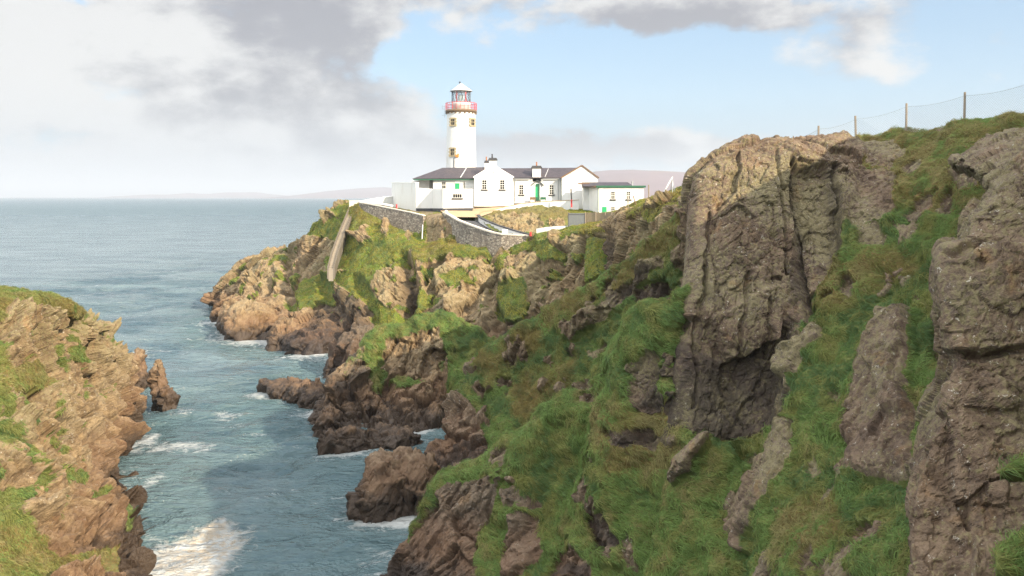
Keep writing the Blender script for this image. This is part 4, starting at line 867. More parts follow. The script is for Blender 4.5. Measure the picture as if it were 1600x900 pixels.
def W(px, py, Y): return tuple(U(px, py, Y))
def window(parent, px0, px1, py0, py1, Y, cols=2, rows=4, sill=True, fmat='cream_paint', frame_w=.07):
    """sash window set on a wall that faces the viewer: frame with bars > pane, sill"""
    x0, _, z1 = U(px0, py0, Y); x1, _, z0 = U(px1, py1, Y); f = MB(); w = frame_w
    f.box(x0 - w, x0, Y - .09, Y + .05, z0 - w, z1 + w); f.box(x1, x1 + w, Y - .09, Y + .05, z0 - w, z1 + w)
    f.box(x0, x1, Y - .09, Y + .05, z1, z1 + w); f.box(x0, x1, Y - .09, Y + .05, z0 - w, z0)
    for i in range(1, cols): xx = x0 + (x1 - x0) * i / cols; f.box(xx - .022, xx + .022, Y - .06, Y - .02, z0, z1)
    for j in range(1, rows):
        zz = z0 + (z1 - z0) * j / rows; hw = .04 if rows % 2 == 0 and j == rows // 2 else .022; f.box(x0, x1, Y - .062, Y - .018, zz - hw, zz + hw)
    fr = f.build('window', fmat, parent)
    MB().box(x0, x1, Y - .03, Y + .04, z0, z1).build('pane', 'pane_glass', fr)
    if sill: MB().box(x0 - .22, x1 + .22, Y - .17, Y + .05, z0 - w - .2, z0 - w - .002).build('sill', 'plinth_black', fr)
    return fr

# ------------------------------------------------------------------ lighthouse
def lighthouse():
    LY = 165.0; k = LY / F; cx = (720.5 - 800) * k; z = lambda py: H - (py - HZ) * k
    t = empty('lighthouse', (cx, LY, 19.6), 'tall white lighthouse tower with a red gallery railing and glazed lantern', 'lighthouse')
    rb, rt = 24.4 * k, 22.0 * k
    MB().lathe(cx, LY, [(rb + .06, 19.0), (rb, 20), (rt, z(180)), (rt + .05, z(177))], 64).build('tower', 'white_paint', t)
    g = MB(); zg0, zg1 = z(176.5), z(172.5); rg_ = 24.6 * k
    g.lathe(cx, LY, [(rt + .02, zg0 - .1), (rg_ - .25, zg0 + .02), (rg_, zg0 + .1), (rg_, zg1), (rg_ - .06, zg1 + .02)], 48)
    gal = g.build('gallery', 'brown_stone', t)
    for i in range(20):
        c = MB(); a = i / 20 * 6.2832; u = np.array([math.cos(a), math.sin(a), 0]); v = np.array([-u[1], u[0], 0])
        c.obox(np.array([cx, LY, zg0 - .12]) + u * (rt + .12), u * .17, v * .12, (0, 0, .12)); c.build('bracket', 'brown_stone', gal)
    r = MB(); zt = z(161.5); n = 24
    for i in range(n):
        a = i / n * 6.2832; p = (cx + (rg_ - .08) * math.cos(a), LY + (rg_ - .08) * math.sin(a))
        r.tube((*p, zg1), (*p, zt), .045 if i % 2 == 0 else .028, n=6)
        a2 = (i + 1) / n * 6.2832; p2 = (cx + (rg_ - .08) * math.cos(a2), LY + (rg_ - .08) * math.sin(a2))
        for h, w in ((0, .045), (.45, .024), (.72, .024)): zz = zt - h * (zt - zg1) / 1.0; r.tube((*p, zz), (*p2, zz), w, n=5)
    r.build('railing', 'red_paint', t)
    rl = 14.6 * k
    MB().lathe(cx, LY, [(rl, zg1 - .02), (rl, z(162.5)), (rl + .06, z(162)), (rl + .06, z(161.2))], 40).build('lantern_base', 'white_trim', t)
    zl0, zl1 = z(161.2), z(143.2)
    L = MB(); n = 16
    for i in range(n):
        for sgn in (1, -1):
            for q in range(2):
                a0 = (i + (0 if q == 0 else .5 * sgn)) / n * 6.2832 * 1.0; a1 = a0 + sgn * .5 / n * 6.2832
                za, zb = zl0 + (zl1 - zl0) * q / 2, zl0 + (zl1 - zl0) * (q + 1) / 2
                L.tube((cx + rl * math.cos(a0), LY + rl * math.sin(a0), za), (cx + rl * math.cos(a1), LY + rl * math.sin(a1), zb), .032, n=5)
    for zz in (zl0 + .03, zl1 - .03):
        for i in range(32):
            a0, a1 = i / 32 * 6.2832, (i + 1) / 32 * 6.2832
            L.tube((cx + rl * math.cos(a0), LY + rl * math.sin(a0), zz), (cx + rl * math.cos(a1), LY + rl * math.sin(a1), zz), .06, n=5)
    lat = L.build('lantern_frame', 'dark_iron', t)
    gl = MB(); n = 32
    for i in range(n):
        a0, a1 = i / n * 6.2832, (i + 1) / n * 6.2832; q = rl - .05
        gl.poly([(cx + q * math.cos(a0), LY + q * math.sin(a0), zl0), (cx + q * math.cos(a1), LY + q * math.sin(a1), zl0), (cx + q * math.cos(a1), LY + q * math.sin(a1), zl1), (cx + q * math.cos(a0), LY + q * math.sin(a0), zl1)])
    gl.build('glazing', 'lantern_glass', lat)
    MB().lathe(cx, LY, [(.25, zl0 - .3), (.3, zl0 + .2), (.52, zl0 + .5), (.58, zl0 + 1.0), (.45, zl0 + 1.45), (.15, zl0 + 1.6)], 20).build('lamp', 'lamp_lens', t)
    for a in (-121, -52):
        cu = MB(); u = np.array([math.cos(R(a)), math.sin(R(a)), 0]); v = np.array([-u[1], u[0], 0]); cu.obox(np.array([cx, LY, (zl0 + zl1) / 2]) + u * (rl - .25), u * .03, v * .16, (0, 0, (zl1 - zl0) / 2)); cu.build('blind', 'red_paint', lat)
    ro = MB(); rr = 17.6 * k
    ro.lathe(cx, LY, [(rr - .1, zl1), (rr, zl1 + .04), (rr, zl1 + .12), (rr * .62, z(137.5)), (rr * .3, z(133.5)), (.28, z(131.6)), (.2, z(130.8))], 32)
    roof = ro.build('lantern_roof', 'lead_roof', t)
    MB().lathe(cx - 2 * k, LY, [(.06, z(131.5)), (.06, z(129.6)), (.2, z(129)), (.2, z(128)), (.05, z(127.3))], 12).build('finial', 'dark_iron', roof)
    def tower_window(pxc, py0, py1, wpx):
        s = (pxc - 720.5) * k; r0 = rt + (rb - rt) * ((py1 - 180) / 140.0); a = math.asin(max(-1, min(1, s / r0)))
        u = np.array([math.sin(a), -math.cos(a), 0]); v = np.array([math.cos(a), math.sin(a), 0]); ww = wpx * k / 2 / max(.5, math.cos(a)); zc, hh = (z(py0) + z(py1)) / 2, (z(py0) - z(py1)) / 2
        ctr = np.array([cx, LY, zc]) + u * r0
        f = MB()
        for sg in (1, -1):
            for j in range(5):
                wq = .24 if j % 2 == 0 else .14; f.obox(ctr + v * sg * (ww - .18 + wq / 2) + np.array([0, 0, -hh + (j + .5) * hh * 2 / 5]), u * .09, v * wq, (0, 0, hh / 5 - .01))
        f.obox(ctr + np.array([0, 0, hh - .06]), u * .11, v * (ww - .05), (0, 0, .13)); f.obox(ctr + np.array([0, 0, -hh - .05]), u * .16, v * (ww + .12), (0, 0, .1))
        f.obox(ctr, u * .075, v * .03, (0, 0, hh - .1)); f.obox(ctr, u * .075, v * (ww - .3), (0, 0, .035))
        fr = f.build('window', 'ochre_stone', t)
        MB().obox(ctr, u * .05, v * (ww - .2), (0, 0, hh - .1)).build('pane', 'pane_glass', fr)
    tower_window(709, 186, 197.5, 9); tower_window(738.8, 186, 197.5, 7); tower_window(708.3, 232, 244.5, 9)
    a = math.asin((715.8 - 720.5) / 24.); u = np.array([math.sin(a), -math.cos(a), 0]); v = np.array([math.cos(a), math.sin(a), 0])
    MB().obox(np.array([cx, LY, z(245)]) + u * (rt + .2), u * .25, v * .28, (0, 0, .2)).obox(np.array([cx, LY, z(243)]) + u * (rt + .25) + v * .18, u * .12, v * .12, (0, 0, .22)).build('wood_bracket', 'orange_wood', t)  # small orange wooden bracket on the tower wall; sheds no light
    a = math.asin((710.5 - 720.5) / 24.); u = np.array([math.sin(a), -math.cos(a), 0]); v = np.array([math.cos(a), math.sin(a), 0])
    MB().obox(np.array([cx, LY, z(257)]) + u * (rt + .12), u * .1, v * .08, (0, 0, 9 * k)).build('conduit', 'dark_iron', t)
    an = MB(); b = np.array([cx, LY, 0]); x0 = (697 - 800) * k
    for py in (167, 171, 181): an.tube((x0, LY - .3, z(py)), (x0 - 6.5 * k, LY - .6, z(py - .4)), .025, n=5)
    an.tube((x0 - 2 * k, LY - .4, z(165)), (x0 - 2 * k, LY - .4, z(184)), .03, n=5); an.tube((x0 - 5 * k, LY - .5, z(165)), (x0 - 5 * k, LY - .5, z(172)), .02, n=5)
    an.build('aerial', 'galvanised', t)
lighthouse()

# ------------------------------------------------------------------ keepers' house: hipped wing, gabled front, long range, end gable
def house():
    t = empty('keepers_house', (0, 157, 19.4), 'long white cottage with dark slate roofs, a chimneyed gable and a green arched door', 'house')
    X = lambda px, Y: (px - 800) / F * Y
    Z = lambda py, Y: H - (py - HZ) / F * Y
    zb = 18.6
    w = MB()
    w.box(X(677, 155.5), X(742, 155.5), 155.5, 163.5, zb, Z(279, 155.5)); w.box(X(655, 157.5), X(671, 157.5), 157.5, 163, zb, Z(279.5, 157.5)); w.box(X(671, 158.5), X(678, 158.5), 158.5, 163, zb, Z(279.5, 158.5))
    w.box(X(643, 160), X(655.2, 160), 160, 163.5, zb, Z(282, 160))
    xa, xb, xm = X(741, 153.6), X(801.5, 153.6), X(771, 153.6); ze, zt = Z(277, 153.6), Z(258.6, 153.6)
    w.loft([(xa, 153.6, zb), (xb, 153.6, zb), (xb, 153.6, ze), (xm, 153.6, zt), (xa, 153.6, ze)], (0, 8, 0))
    w.box(X(801, 155), X(879, 155), 155, 162.5, zb, Z(278.6, 155))
    xc, xd, xn = X(878, 153.2), X(934, 153.2), X(909, 153.2); zr = Z(259.5, 153.2); zec = Z(278, 153.2)
    w.loft([(xc, 153.2, zb), (xd, 153.2, zb), (xd, 153.2, zec), (xn, 153.2, zr), (xc, 153.2, zec)], (0, 8.5, 0))
    w.build('wall', 'white_paint', t)
    pl = MB(); pl.box(xa - .02, xb + .02, 153.57, 153.7, zb, Z(322.4, 153.6)); pl.box(X(803, 155), X(879, 155), 154.95, 155.1, zb, Z(317.5, 155)); pl.build('plinth', 'plinth_black', t)
    # roofs
    def slope(mb, pts, th=.14):
        pts = [np.array(p, float) for p in pts]; n = np.cross(pts[1] - pts[0], pts[2] - pts[0]); n /= np.linalg.norm(n); n = n if n[2] > 0 else -n
        mb.loft([p + n * .02 for p in pts], n * th)
    r = MB()
    e0, e1 = np.array(W(645, 280.4, 155)), np.array(W(743, 279.6, 155)); r0, r1 = np.array(W(692, 263.4, 159.3)), np.array(W(772, 262.2, 159.3))
    b0, b1 = e0 + (0, 9.5, 0), e1 + (0, 9.5, 0)
    slope(r, [e0, e1, r1, r0]); slope(r, [b1, b0, r0, r1]); slope(r, [b0, e0, r0])
    f0, f1 = np.array(W(801, 279, 154.7)), np.array(W(880, 279, 154.7)); g0, g1 = np.array(W(770, 264.3, 158.6)), np.array(W(905, 263.3, 158.6))
    slope(r, [f0, f1, g1, g0]); slope(r, [f1 + (0, 7.8, 0), f0 + (0, 7.8, 0), g0, g1])
    def gable_roof(xl, xr, xm_, y0, zeave, ztop, dep):
        s = (ztop - zeave) / (xm_ - xl); o = .12
        slope(r, [(xl - o, y0, zeave - o * s), (xm_, y0, ztop), (xm_, y0 + dep, ztop), (xl - o, y0 + dep, zeave - o * s)], .10)
        slope(r, [(xm_, y0, ztop), (xr + o, y0, zeave - o * s), (xr + o, y0 + dep, zeave - o * s), (xm_, y0 + dep, ztop)], .10)
    gable_roof(xa, xb, xm, 153.75, ze, zt, 7.8); gable_roof(xc, xd, xn, 153.1, zec, zr, 8.6)
    roof = r.build('roof', 'slate', t)
    v = MB()
    for (xl, xr, x_, y0, z0_, z1_) in ((xa, xb, xm, 153.5, ze, zt),):
        for sg, xx in ((-1, xl), (1, xr)):
            d = np.array([xx - x_, 0, z0_ - z1_]); L = np.linalg.norm(d); d /= L; nrm = np.array([-d[2], 0, d[0]]) * (1 if sg < 0 else -1); nrm = nrm if nrm[2] > 0 else -nrm
            v.obox(np.array([x_, y0 + .15, z1_]) + d * (L / 2 + .05) + nrm * .08, d * (L / 2 + .1), (0, .16, 0), nrm * .09)
    v.build('verge', 'white_trim', t)
    v = MB()
    for xx in (xc, xd):
        d = np.array([xx - xn, 0, zec - zr]); L = np.linalg.norm(d); d /= L; nrm = np.array([-d[2], 0, d[0]]); nrm = nrm if nrm[2] > 0 else -nrm
        v.obox(np.array([xn, 153.1, zr]) + d * (L / 2 + .05) + nrm * .1, d * (L / 2 + .1), (0, .07, 0), nrm * .11)
    v.build('barge_board', 'brown_wood', t)
    # ridge flashing and gutters
    lf = MB(); p0, p1 = np.array(W(729, 264.2, 159.2)), np.array(W(719.5, 279, 155.05)); d = (p1 - p0) / 2; lf.obox((p0 + p1) / 2 + (0, -.1, .19), d, (.07, 0, 0), (0, -.02, .05)); lf.build('flashing', 'lead_roof', roof); lf = MB()
    p0, p1 = np.array(W(857, 265.5, 158.4)), np.array(W(851.5, 278, 154.9)); d = (p1 - p0) / 2; lf.obox((p0 + p1) / 2 + (0, -.1, .2), d, (.04, 0, 0), (0, -.02, .05)); lf.build('flashing', 'lead_roof', roof)
    gt = MB(); gt.box(X(646, 155), X(741, 155), 154.86, 155.0, Z(281.4, 155), Z(279.9, 155)); gt.build('gutter', 'dark_green_paint', t)
    gt = MB(); gt.box(X(802, 154.6), X(829, 154.6), 154.5, 154.64, Z(280.2, 154.6), Z(279, 154.6)); gt.build('gutter', 'galvanised', t); gt = MB(); gt.box(X(848, 154.6), X(879, 154.6), 154.5, 154.64, Z(280.2, 154.6), Z(279, 154.6)); gt.build('gutter', 'galvanised', t)
    for px, m in ((804.6, 'galvanised'), (872.3, 'galvanised'), (877.0, 'dark_green_paint')): MB().tube(W(px, 280, 154.85), W(px, 316, 154.85), .06).build('downpipe', m, t)
    # chimneys
    def chimney(px0, px1, pyt, pyb, Y, dep, pots, cap=.16, flare=0):
        x0, x1 = X(px0, Y), X(px1, Y); c = MB(); c.box(x0, x1, Y, Y + dep, Z(pyb, Y), Z(pyt, Y))
        if flare: c.loft([(x0 - flare, Y, Z(pyb, Y)), (x1 + flare, Y, Z(pyb, Y)), (x1 - .01, Y, Z(pyb - 5, Y)), (x0 + .01, Y, Z(pyb - 5, Y))], (0, dep, 0))
        ch = c.build('chimney', 'white_paint', t)
        k = MB(); zt_ = Z(pyt, Y); k.box(x0 - cap, x1 + cap, Y - cap, Y + dep + cap, zt_, zt_ + .22); k.box(x0 - cap * .3, x1 + cap * .3, Y - .03, Y + dep + .03, zt_ + .22, zt_ + .42); k.build('cap', 'plinth_black', ch)
        for q in pots: MB().lathe(x0 + (x1 - x0) * q, Y + dep / 2, [(.14, zt_ + .4), (.12, zt_ + .75), (.10, zt_ + 1.0), (.14, zt_ + 1.02), (.14, zt_ + 1.1)], 12).build('pot', 'terracotta' if px0 != 764.4 else 'plinth_black', ch)
    chimney(764.4, 775.6, 250.5, 263, 153.62, 1.1, (.4,)); chimney(757.2, 763.4, 254.5, 264, 158.5, .7, (.45,), .07); chimney(832, 845.2, 262.8, 283, 154.85, 1.2, (.5,), .2, .3)
    # windows
    for a, b in ((753.6, 760.2), (781.6, 788.2)): window(t, a, b, 281.6, 295.4, 153.58)
    for a, b in ((811.6, 817.6), (859, 864.8)): window(t, a, b, 289.4, 303.4, 154.98)
    window(t, 690.8, 696.4, 283.8, 294.6, 155.48, 2, 2, False); window(t, 724.6, 726.2, 283.6, 294.6, 155.48, 1, 1, False, frame_w=.05)
    dr = MB().box(X(711.2, 155.5), X(718, 155.5), 155.38, 155.5, Z(300, 155.5), Z(286.4, 155.5)).build('door', 'green_paint', t)
    tw = MB(); tw.box(X(710.8, 155.5), X(718.4, 155.5), 155.36, 155.49, Z(286.2, 155.5), Z(283, 155.5)); tw.build('transom', 'white_trim', dr)
    # arched doorway under a pointed hood
    Y = 154.97; h = MB(); pk = np.array(W(839.8, 281, Y))
    for ex in (830.2, 849.4):
        q = np.array(W(ex, 289.6, Y)); d = (q - pk) / 2; nrm = np.array([-d[2], 0, d[0]]); nrm /= np.linalg.norm(nrm); nrm = nrm if nrm[2] > 0 else -nrm; h.obox((pk + q) / 2 + (0, -.2, 0), d * 1.04, (0, .25, 0), nrm * .07)
    h.build('door_hood', 'dark_iron', t)
    x0, x1 = X(836.2, Y), X(843.4, Y); r_ = (x1 - x0) / 2; zs, zf = Z(290.4, Y), Z(313.4, Y); xm_ = (x0 + x1) / 2
    prof = [(x0, Y - .06, zf), (x1, Y - .06, zf)] + [(xm_ + r_ * math.cos(R(a)), Y - .06, zs + r_ * math.sin(R(a))) for a in range(0, 181, 15)]
    dd = MB().loft(prof, (0, .1, 0)).build('door', 'dark_green_paint', t)
    MB().box(x0 + .03, x0 + .40, Y - .11, Y - .062, Z(308.2, Y), Z(291.8, Y)).build('door_leaf', 'green_paint', dd)
    ar = MB()
    for a in range(0, 180, 15):
        p = [(xm_ + q * math.cos(R(b)), Y - .12, zs + q * math.sin(R(b))) for q, b in ((r_, a), (r_ + .12, a), (r_ + .12, a + 15), (r_, a + 15))]; ar.loft(p, (0, .14, 0))
    ar.box(x0 - .12, x0, Y - .12, Y + .02, zf, zs); ar.box(x1, x1 + .12, Y - .12, Y + .02, zf, zs); ar.build('door_surround', 'white_trim', dd)
    MB().box(X(771, 153.6) - .12, X(771, 153.6) + .12, 153.5, 153.6, Z(270.5, 153.6), Z(269, 153.6)).build('vent', 'galvanised', t)
    # benches on both sides of the door
    for px, m, lab in ((832.4, 'brown_wood', 'small brown bench left of the green arched door'), (848.6, 'dark_green_paint', 'small dark green bench right of the arched door')):
        x = X(px, 153.9); z0 = Z(315.6, 153.9); be = empty('bench', (x, 153.9, z0), lab, 'bench')
        MB().box(x - .5, x + .5, 153.6, 154.0, z0 + .38, z0 + .44).build('seat', m, be); MB().box(x - .5, x + .5, 154.0, 154.05, z0 + .44, z0 + .85).build('backrest', m, be)
        for s in (-1, 1): MB().box(x + s * .44 - .04, x + s * .44 + .04, 153.62, 154.03, z0 - .3, z0 + .378).build('leg', m, be)
house()

def flat_building():
    t = empty('annex', (16, 146, 18.6), 'white flat roofed outbuilding with a green fascia and a small green door', 'building')
    X = lambda px, Y: (px - 800) / F * Y
    Z = lambda py, Y: H - (py - HZ) / F * Y
    zb = 17.8; Y = 143.; fp = [(X(934, Y), Y), (X(1006, Y), Y), (X(1006, Y), 152), (X(911.5, 149.4), 152), (X(911.5, 149.4), 149.4), (X(920, 149.2), 149.2)]
    zt = Z(292.8, Y); MB().prism(fp, zb, zt).build('wall', 'white_paint', t)
    f = MB(); f.box(fp[0][0] - .25, fp[1][0] + .28, Y - .25, Y - .1, zt - .02, zt + .28); f.build('fascia', 'dark_green_paint', t)
    f = MB(); a, b = np.array([*fp[5], zt + .14]), np.array([fp[0][0] - .2, Y - .1, zt + .14]); d = (b - a) / 2; nn = np.array([d[1], -d[0], 0]); nn /= np.linalg.norm(nn); f.obox((a + b) / 2 + nn * .15, d, nn * .1, (0, 0, .14))
    f.box(X(903, 149), X(921, 149), 148.7, 149.0, zt + .55, zt + .80); f.build('eave_board', 'brown_wood', t)
    r = MB(); r.prism([(fp[0][0] - .2, Y - .1), (fp[1][0] + .2, Y - .1), (fp[1][0] + .2, 152.2), (X(911.5, 149), 152.2), (X(911.5, 149), 149.6)], zt + .02, zt + .2)
    zr = Z(284.4, 148.5); x0, x1 = X(911, 147.5), X(984.5, 147.5)
    r.prism([(x0, 146.4), (x1 + .5, 146.4), (x1, 150.5), (x0, 150.5)], zt + .2, [zt + .24, zt + .24, zr, zr]); r.build('roof', 'slate', t)
    MB().tube((X(988, 146), 146, zt + .1), (X(988, 146), 146, zt + .75), .1).tube((X(988, 146), 146, zt + .75), (X(988, 146), 146, zt + 1.0), .17).build('flue', 'galvanised', t)
    for a, b, c, d in ((955, 960.4, 299.6, 310.6), (979.6, 984.8, 299.6, 310.6), (955, 960.4, 323.6, 331)): window(t, a, b, c, d, Y - .02, 2, 4 if d < 320 else 3, d < 320)
    MB().box(X(941, Y), X(947.8, Y), Y - .1, Y + .02, Z(340, Y), Z(323.2, Y)).build('door', 'green_paint', t)
    MB().tube((X(934.6, Y), Y - .08, zb), (X(934.6, Y), Y - .08, zt), .05).build('downpipe', 'dark_green_paint', t)
flat_building()

# ------------------------------------------------------------------ walls
def wall_run(name, pts, bases, th, mat, label, cat='wall', coping=None, cop_h=.16, cop_o=.06, plinth=None, parent=None):
    """pts: (px, py of the top, Y) along the wall; bases: heights of the foot"""
    P = [np.array(U(*p)) for p in pts]; n = len(P); off = []
    for i in range(n):
        d = P[min(i + 1, n - 1)] - P[max(i - 1, 0)]; nn = np.array([d[1], -d[0], 0]); nn /= np.linalg.norm(nn) + 1e-9; off.append(nn)
    def run(mb, lo, hi, t0, t1):
        ring = []
        for p, o, l, h in zip(P, off, lo, hi):
            a, b = p + o * t0, p - o * t1
            ring.append([mb.b.verts.new((a[0], a[1], l)), mb.b.verts.new((b[0], b[1], l)), mb.b.verts.new((b[0], b[1], h)), mb.b.verts.new((a[0], a[1], h))])
        for A, B in zip(ring[:-1], ring[1:]):
            for i in range(4): mb.b.faces.new([A[i], A[(i + 1) % 4], B[(i + 1) % 4], B[i]])
        mb.b.faces.new(ring[0]); mb.b.faces.new(ring[-1][::-1])
    top = [p[2] - (cop_h if coping else 0) for p in P]
    root = empty(name, (P[0][0], P[0][1], bases[0]), label, cat)
    m = MB(); run(m, bases, top, 0, th); m.build('wall', mat, root)
    if coping:
        m = MB(); run(m, [t + .002 for t in top], [p[2] for p in P], cop_o, th + cop_o); m.build('coping', coping, root)
    if plinth: m = MB(); run(m, bases, plinth, .03, -.002); m.build('plinth', 'plinth_black', root)
    return root
def densify(pts, k=6):
    a = cardinal(np.array([list(p) for p in pts], float)[:, :], [k] * (len(pts) - 1)); return [tuple(p) for p in a]
cardinal_ok = True

def yard():
    zq = lambda py, Y: H - (py - HZ) / F * Y
    r = wall_run('yard_wall', [(612, 284.6, 164), (650, 285, 152.6)], [17.5, 17.5], .5, 'white_paint', 'tall plain end wall in grey shade left of the cottage', coping='white_trim', cop_h=.12)
    r = wall_run('yard_wall', [(650, 293.4, 152.4), (676, 295, 151.8), (692, 295.6, 146.3), (738, 295.2, 146.3), (739, 295.2, 152.6)], [18.2] * 5, .35, 'white_paint', 'stepped white yard wall in front of the cottage with a four pane slit window',
                 plinth=[zq(325.5, 152.4), zq(325.5, 151.8), zq(325.6, 146.3), zq(325, 146.3), zq(325, 152)])
    w = window(r, 708, 721.4, 303.4, 308.8, 146.3 - .02, 4, 1, True)
yard()
wall_run('stone_wall', [(561, 315.8, 153), (580, 319, 150.6), (600, 323, 148.6), (620, 327, 146.6), (640, 331, 144.6), (661, 336, 142.4)], [16.5, 16, 15, 14, 13.4, 12.6], .5, 'stone_wall', 'dark stone retaining wall rising left of the cottage above the turf', coping='pale_concrete', cop_h=.14)
wall_run('parapet', [(562, 313.2, 154.5), (580, 315.2, 152.6), (600, 318, 151), (612, 320.4, 150)], [19.0] * 4, .3, 'brown_stone', 'low parapet with a white painted top behind the dark stone wall', coping='white_trim', cop_h=.3)
wall_run('sloping_wall', [(572, 312.6, 159), (592, 309.5, 161), (613, 306.2, 163.5)], [19.3] * 3, .8, 'white_paint', 'low white wall sloping up to the grey end wall beside the sea', coping='white_trim')
wall_run('stair_pillar', [(545.5, 313.4, 155), (561, 313, 155)], [17.5, 17.5], 1.6, 'pale_concrete', 'pale block at the head of the cliff steps')
ow = [(692, 331.5, 140), (697, 333, 138.9), (715, 343.5, 135.8), (735, 351, 133.6), (755, 358, 131.8), (770, 362.4, 130.5), (783, 365, 129.6), (800, 365.8, 129.3), (820, 366.6, 129.1), (834, 368.5, 128.9)]
wall_run('ramp_wall', ow, [13.2, 13, 12.6, 12.4, 12.2, 12, 12, 12, 12.2, 12.6], .5, 'stone_wall', 'grey rubble wall curving down along the ramp to the right', coping='pale_concrete', cop_h=.2, cop_o=.08)
MB().lathe(*U(697, 334, 139.2)[:2], [(.32, 18.4), (.34, 18.95), (.28, 19.25), (.1, 19.4)], 16).build('gate_stone', 'pale_concrete'); tag(bpy.data.objects['gate_stone'], 'rounded pale stone at the top end of the ramp wall', 'stone')
iw = [(745.5, 335, 143), (749, 339, 141), (760, 344.5, 138.6), (775, 350.5, 136), (792, 356, 133.8), (810, 361.5, 132), (828, 366, 130.6)]
wall_run('ramp_parapet', iw, [U(*p)[2] - 1.55 for p in iw], .35, 'white_paint', 'white parapet with a dark top on the inner side of the ramp', coping='plinth_black', cop_h=.16, cop_o=.05)
wall_run('terrace_wall', [(745.5, 335, 143.2), (752, 330.5, 145.5), (770, 327.4, 148), (796, 321.5, 150.6), (815, 317.6, 151), (840, 315, 151), (870, 313.2, 150.5), (904, 312, 149.6)], [17.5] * 8, .35, 'white_paint', 'low white wall curving round the top of the grassy knoll', coping='tan_paving', cop_h=.1)
wall_run('low_wall', [(838, 357.4, 128.6), (852, 355, 128), (870, 353.4, 127.6), (889, 353, 127.2)], [14.8] * 4, .4, 'white_paint', 'low white wall below the knoll beside the dark gate')

def surfaces():
    # courtyard and ramp: paved sheets on the headland
    def strip(name, A, B, mat, label):
        V = []; A = [np.array(a) for a in A]; B = [np.array(b) for b in B]; n = len(A); m = 4
        for a, b in zip(A, B):
            for k in range(m + 1): V.append(a + (b - a) * k / m)
        idx = np.arange(n * (m + 1)).reshape(n, m + 1); q = np.stack([idx[:-1, :-1], idx[:-1, 1:], idx[1:, 1:], idx[1:, :-1]], -1).reshape(-1, 4)
        a, b, c = V[q[0][0]], V[q[0][1]], V[q[0][3]]
        if np.cross(b - a, c - a)[2] < 0: q = q[:, ::-1]
        tag(np_mesh(name, V, q, MAT[mat], smooth=True), label, 'paving', None, 'structure')
    strip('courtyard', [U(688, 329, 146.6), U(693, 333.2, 141.6), U(700, 339, 140.2)], [U(805, 321.8, 153.5), U(775, 330, 147.6), U(748, 339.4, 142)], 'tan_paving', 'sandy paved yard in front of the cottage')
    strip('courtyard', [U(741, 323.8, 153.6), U(690, 326, 152)], [U(880, 316.4, 155), U(830, 320.5, 153.2)], 'tan_paving', 'sandy paved path along the cottage front')
    lo = [U(p[0], p[1], p[2]) for p in ow[1:]]; L = [q + np.array([.1, .55, -.95]) for q in lo]
    hi = [U(748, 341, 141.4), U(752, 345, 140), U(765, 352, 137.6), U(780, 358, 135.4), U(795, 363.6, 133.4), U(806, 367, 132.2), U(818, 369.5, 131.3), U(826, 371, 130.7), U(836, 372, 130.2)]
    Rr = [h + np.array([0, .3, -.5]) for h in hi]
    strip('ramp_road', L, Rr, 'asphalt', 'dark asphalt ramp running down between two walls')
surfaces()

def knoll():
    c = [(750, 340, 143), (768, 333, 144.5), (795, 327, 147), (825, 323.5, 147.5), (855, 321.5, 146.5), (882, 326, 142), (895, 338, 136)]
    a = [(752, 344, 141), (775, 340, 140.5), (800, 336.5, 140.5), (830, 335, 140), (858, 334, 138.6), (880, 338, 136), (893, 346, 133)]
    b = [(758, 350, 138.6), (784, 352, 136), (808, 353, 135), (836, 352, 134), (860, 350, 133), (880, 350, 131.5), (891, 353, 130)]
    d = [(764, 356, 136.6), (790, 364, 133.6), (812, 369, 132), (840, 370, 130), (862, 366, 129.3), (882, 364, 128.6), (890, 364, 128)]
    sheet('knoll', [c, a, b, d], .14, 'rocky knoll with yellow green grass between ramp and cottage', 'knoll', .75, 55, (10, 20, 30), base=1, tan=1.0, density=60, blade=(.32, .06), gkey='far', amp=.75, warp=5, turf=.05,
          rock=[[(762, 338), (782, 334), (796, 338), (812, 332), (838, 333), (852, 350), (846, 366), (800, 362), (780, 352)], [(858, 346), (878, 343), (886, 352), (862, 356)]], dry=[[(750, 320), (900, 320), (900, 345), (820, 345), (760, 345)]])
knoll()

def steps():
    pts = [np.array(U(*p)) for p in ((553, 318, 156.6), (548, 330, 154), (538, 352, 149.6), (530, 371, 145.6), (523, 389, 141.6), (517, 410, 139.0))]
    t = empty('cliff_steps', tuple(pts[-1]), 'narrow flight of concrete steps between low walls going down the headland', 'steps')
    n = 42; st = MB(); L = MB(); Rr = MB(); T = np.linspace(0, len(pts) - 1, n + 1)
    P = np.array([pts[min(int(v), 4)] + (pts[min(int(v), 4) + 1] - pts[min(int(v), 4)]) * (v - min(int(v), 4)) for v in T]); P[:, 2] += np.linspace(.1, -.9, n + 1)
    for i in range(n):
        d = P[i + 1] - P[i]; d[2] = 0; l = np.linalg.norm(d); d /= l; s = np.array([d[1], -d[0], 0]); c = (P[i] + P[i + 1]) / 2
        st.obox((c[0], c[1], P[i + 1][2] - 1.0), d * (l / 2 + .02), s * .36, (0, 0, 1.0))
        for m, sg in ((L, 1), (Rr, -1)): m.obox((c[0] + s[0] * .47 * sg, c[1] + s[1] * .47 * sg, c[2] - .8), d * (l / 2 + .06), s * .10, (0, 0, 1.0))
    st.build('steps', 'concrete', t); L.build('side_wall', 'old_concrete', t); Rr.build('side_wall', 'old_concrete', t)
steps()

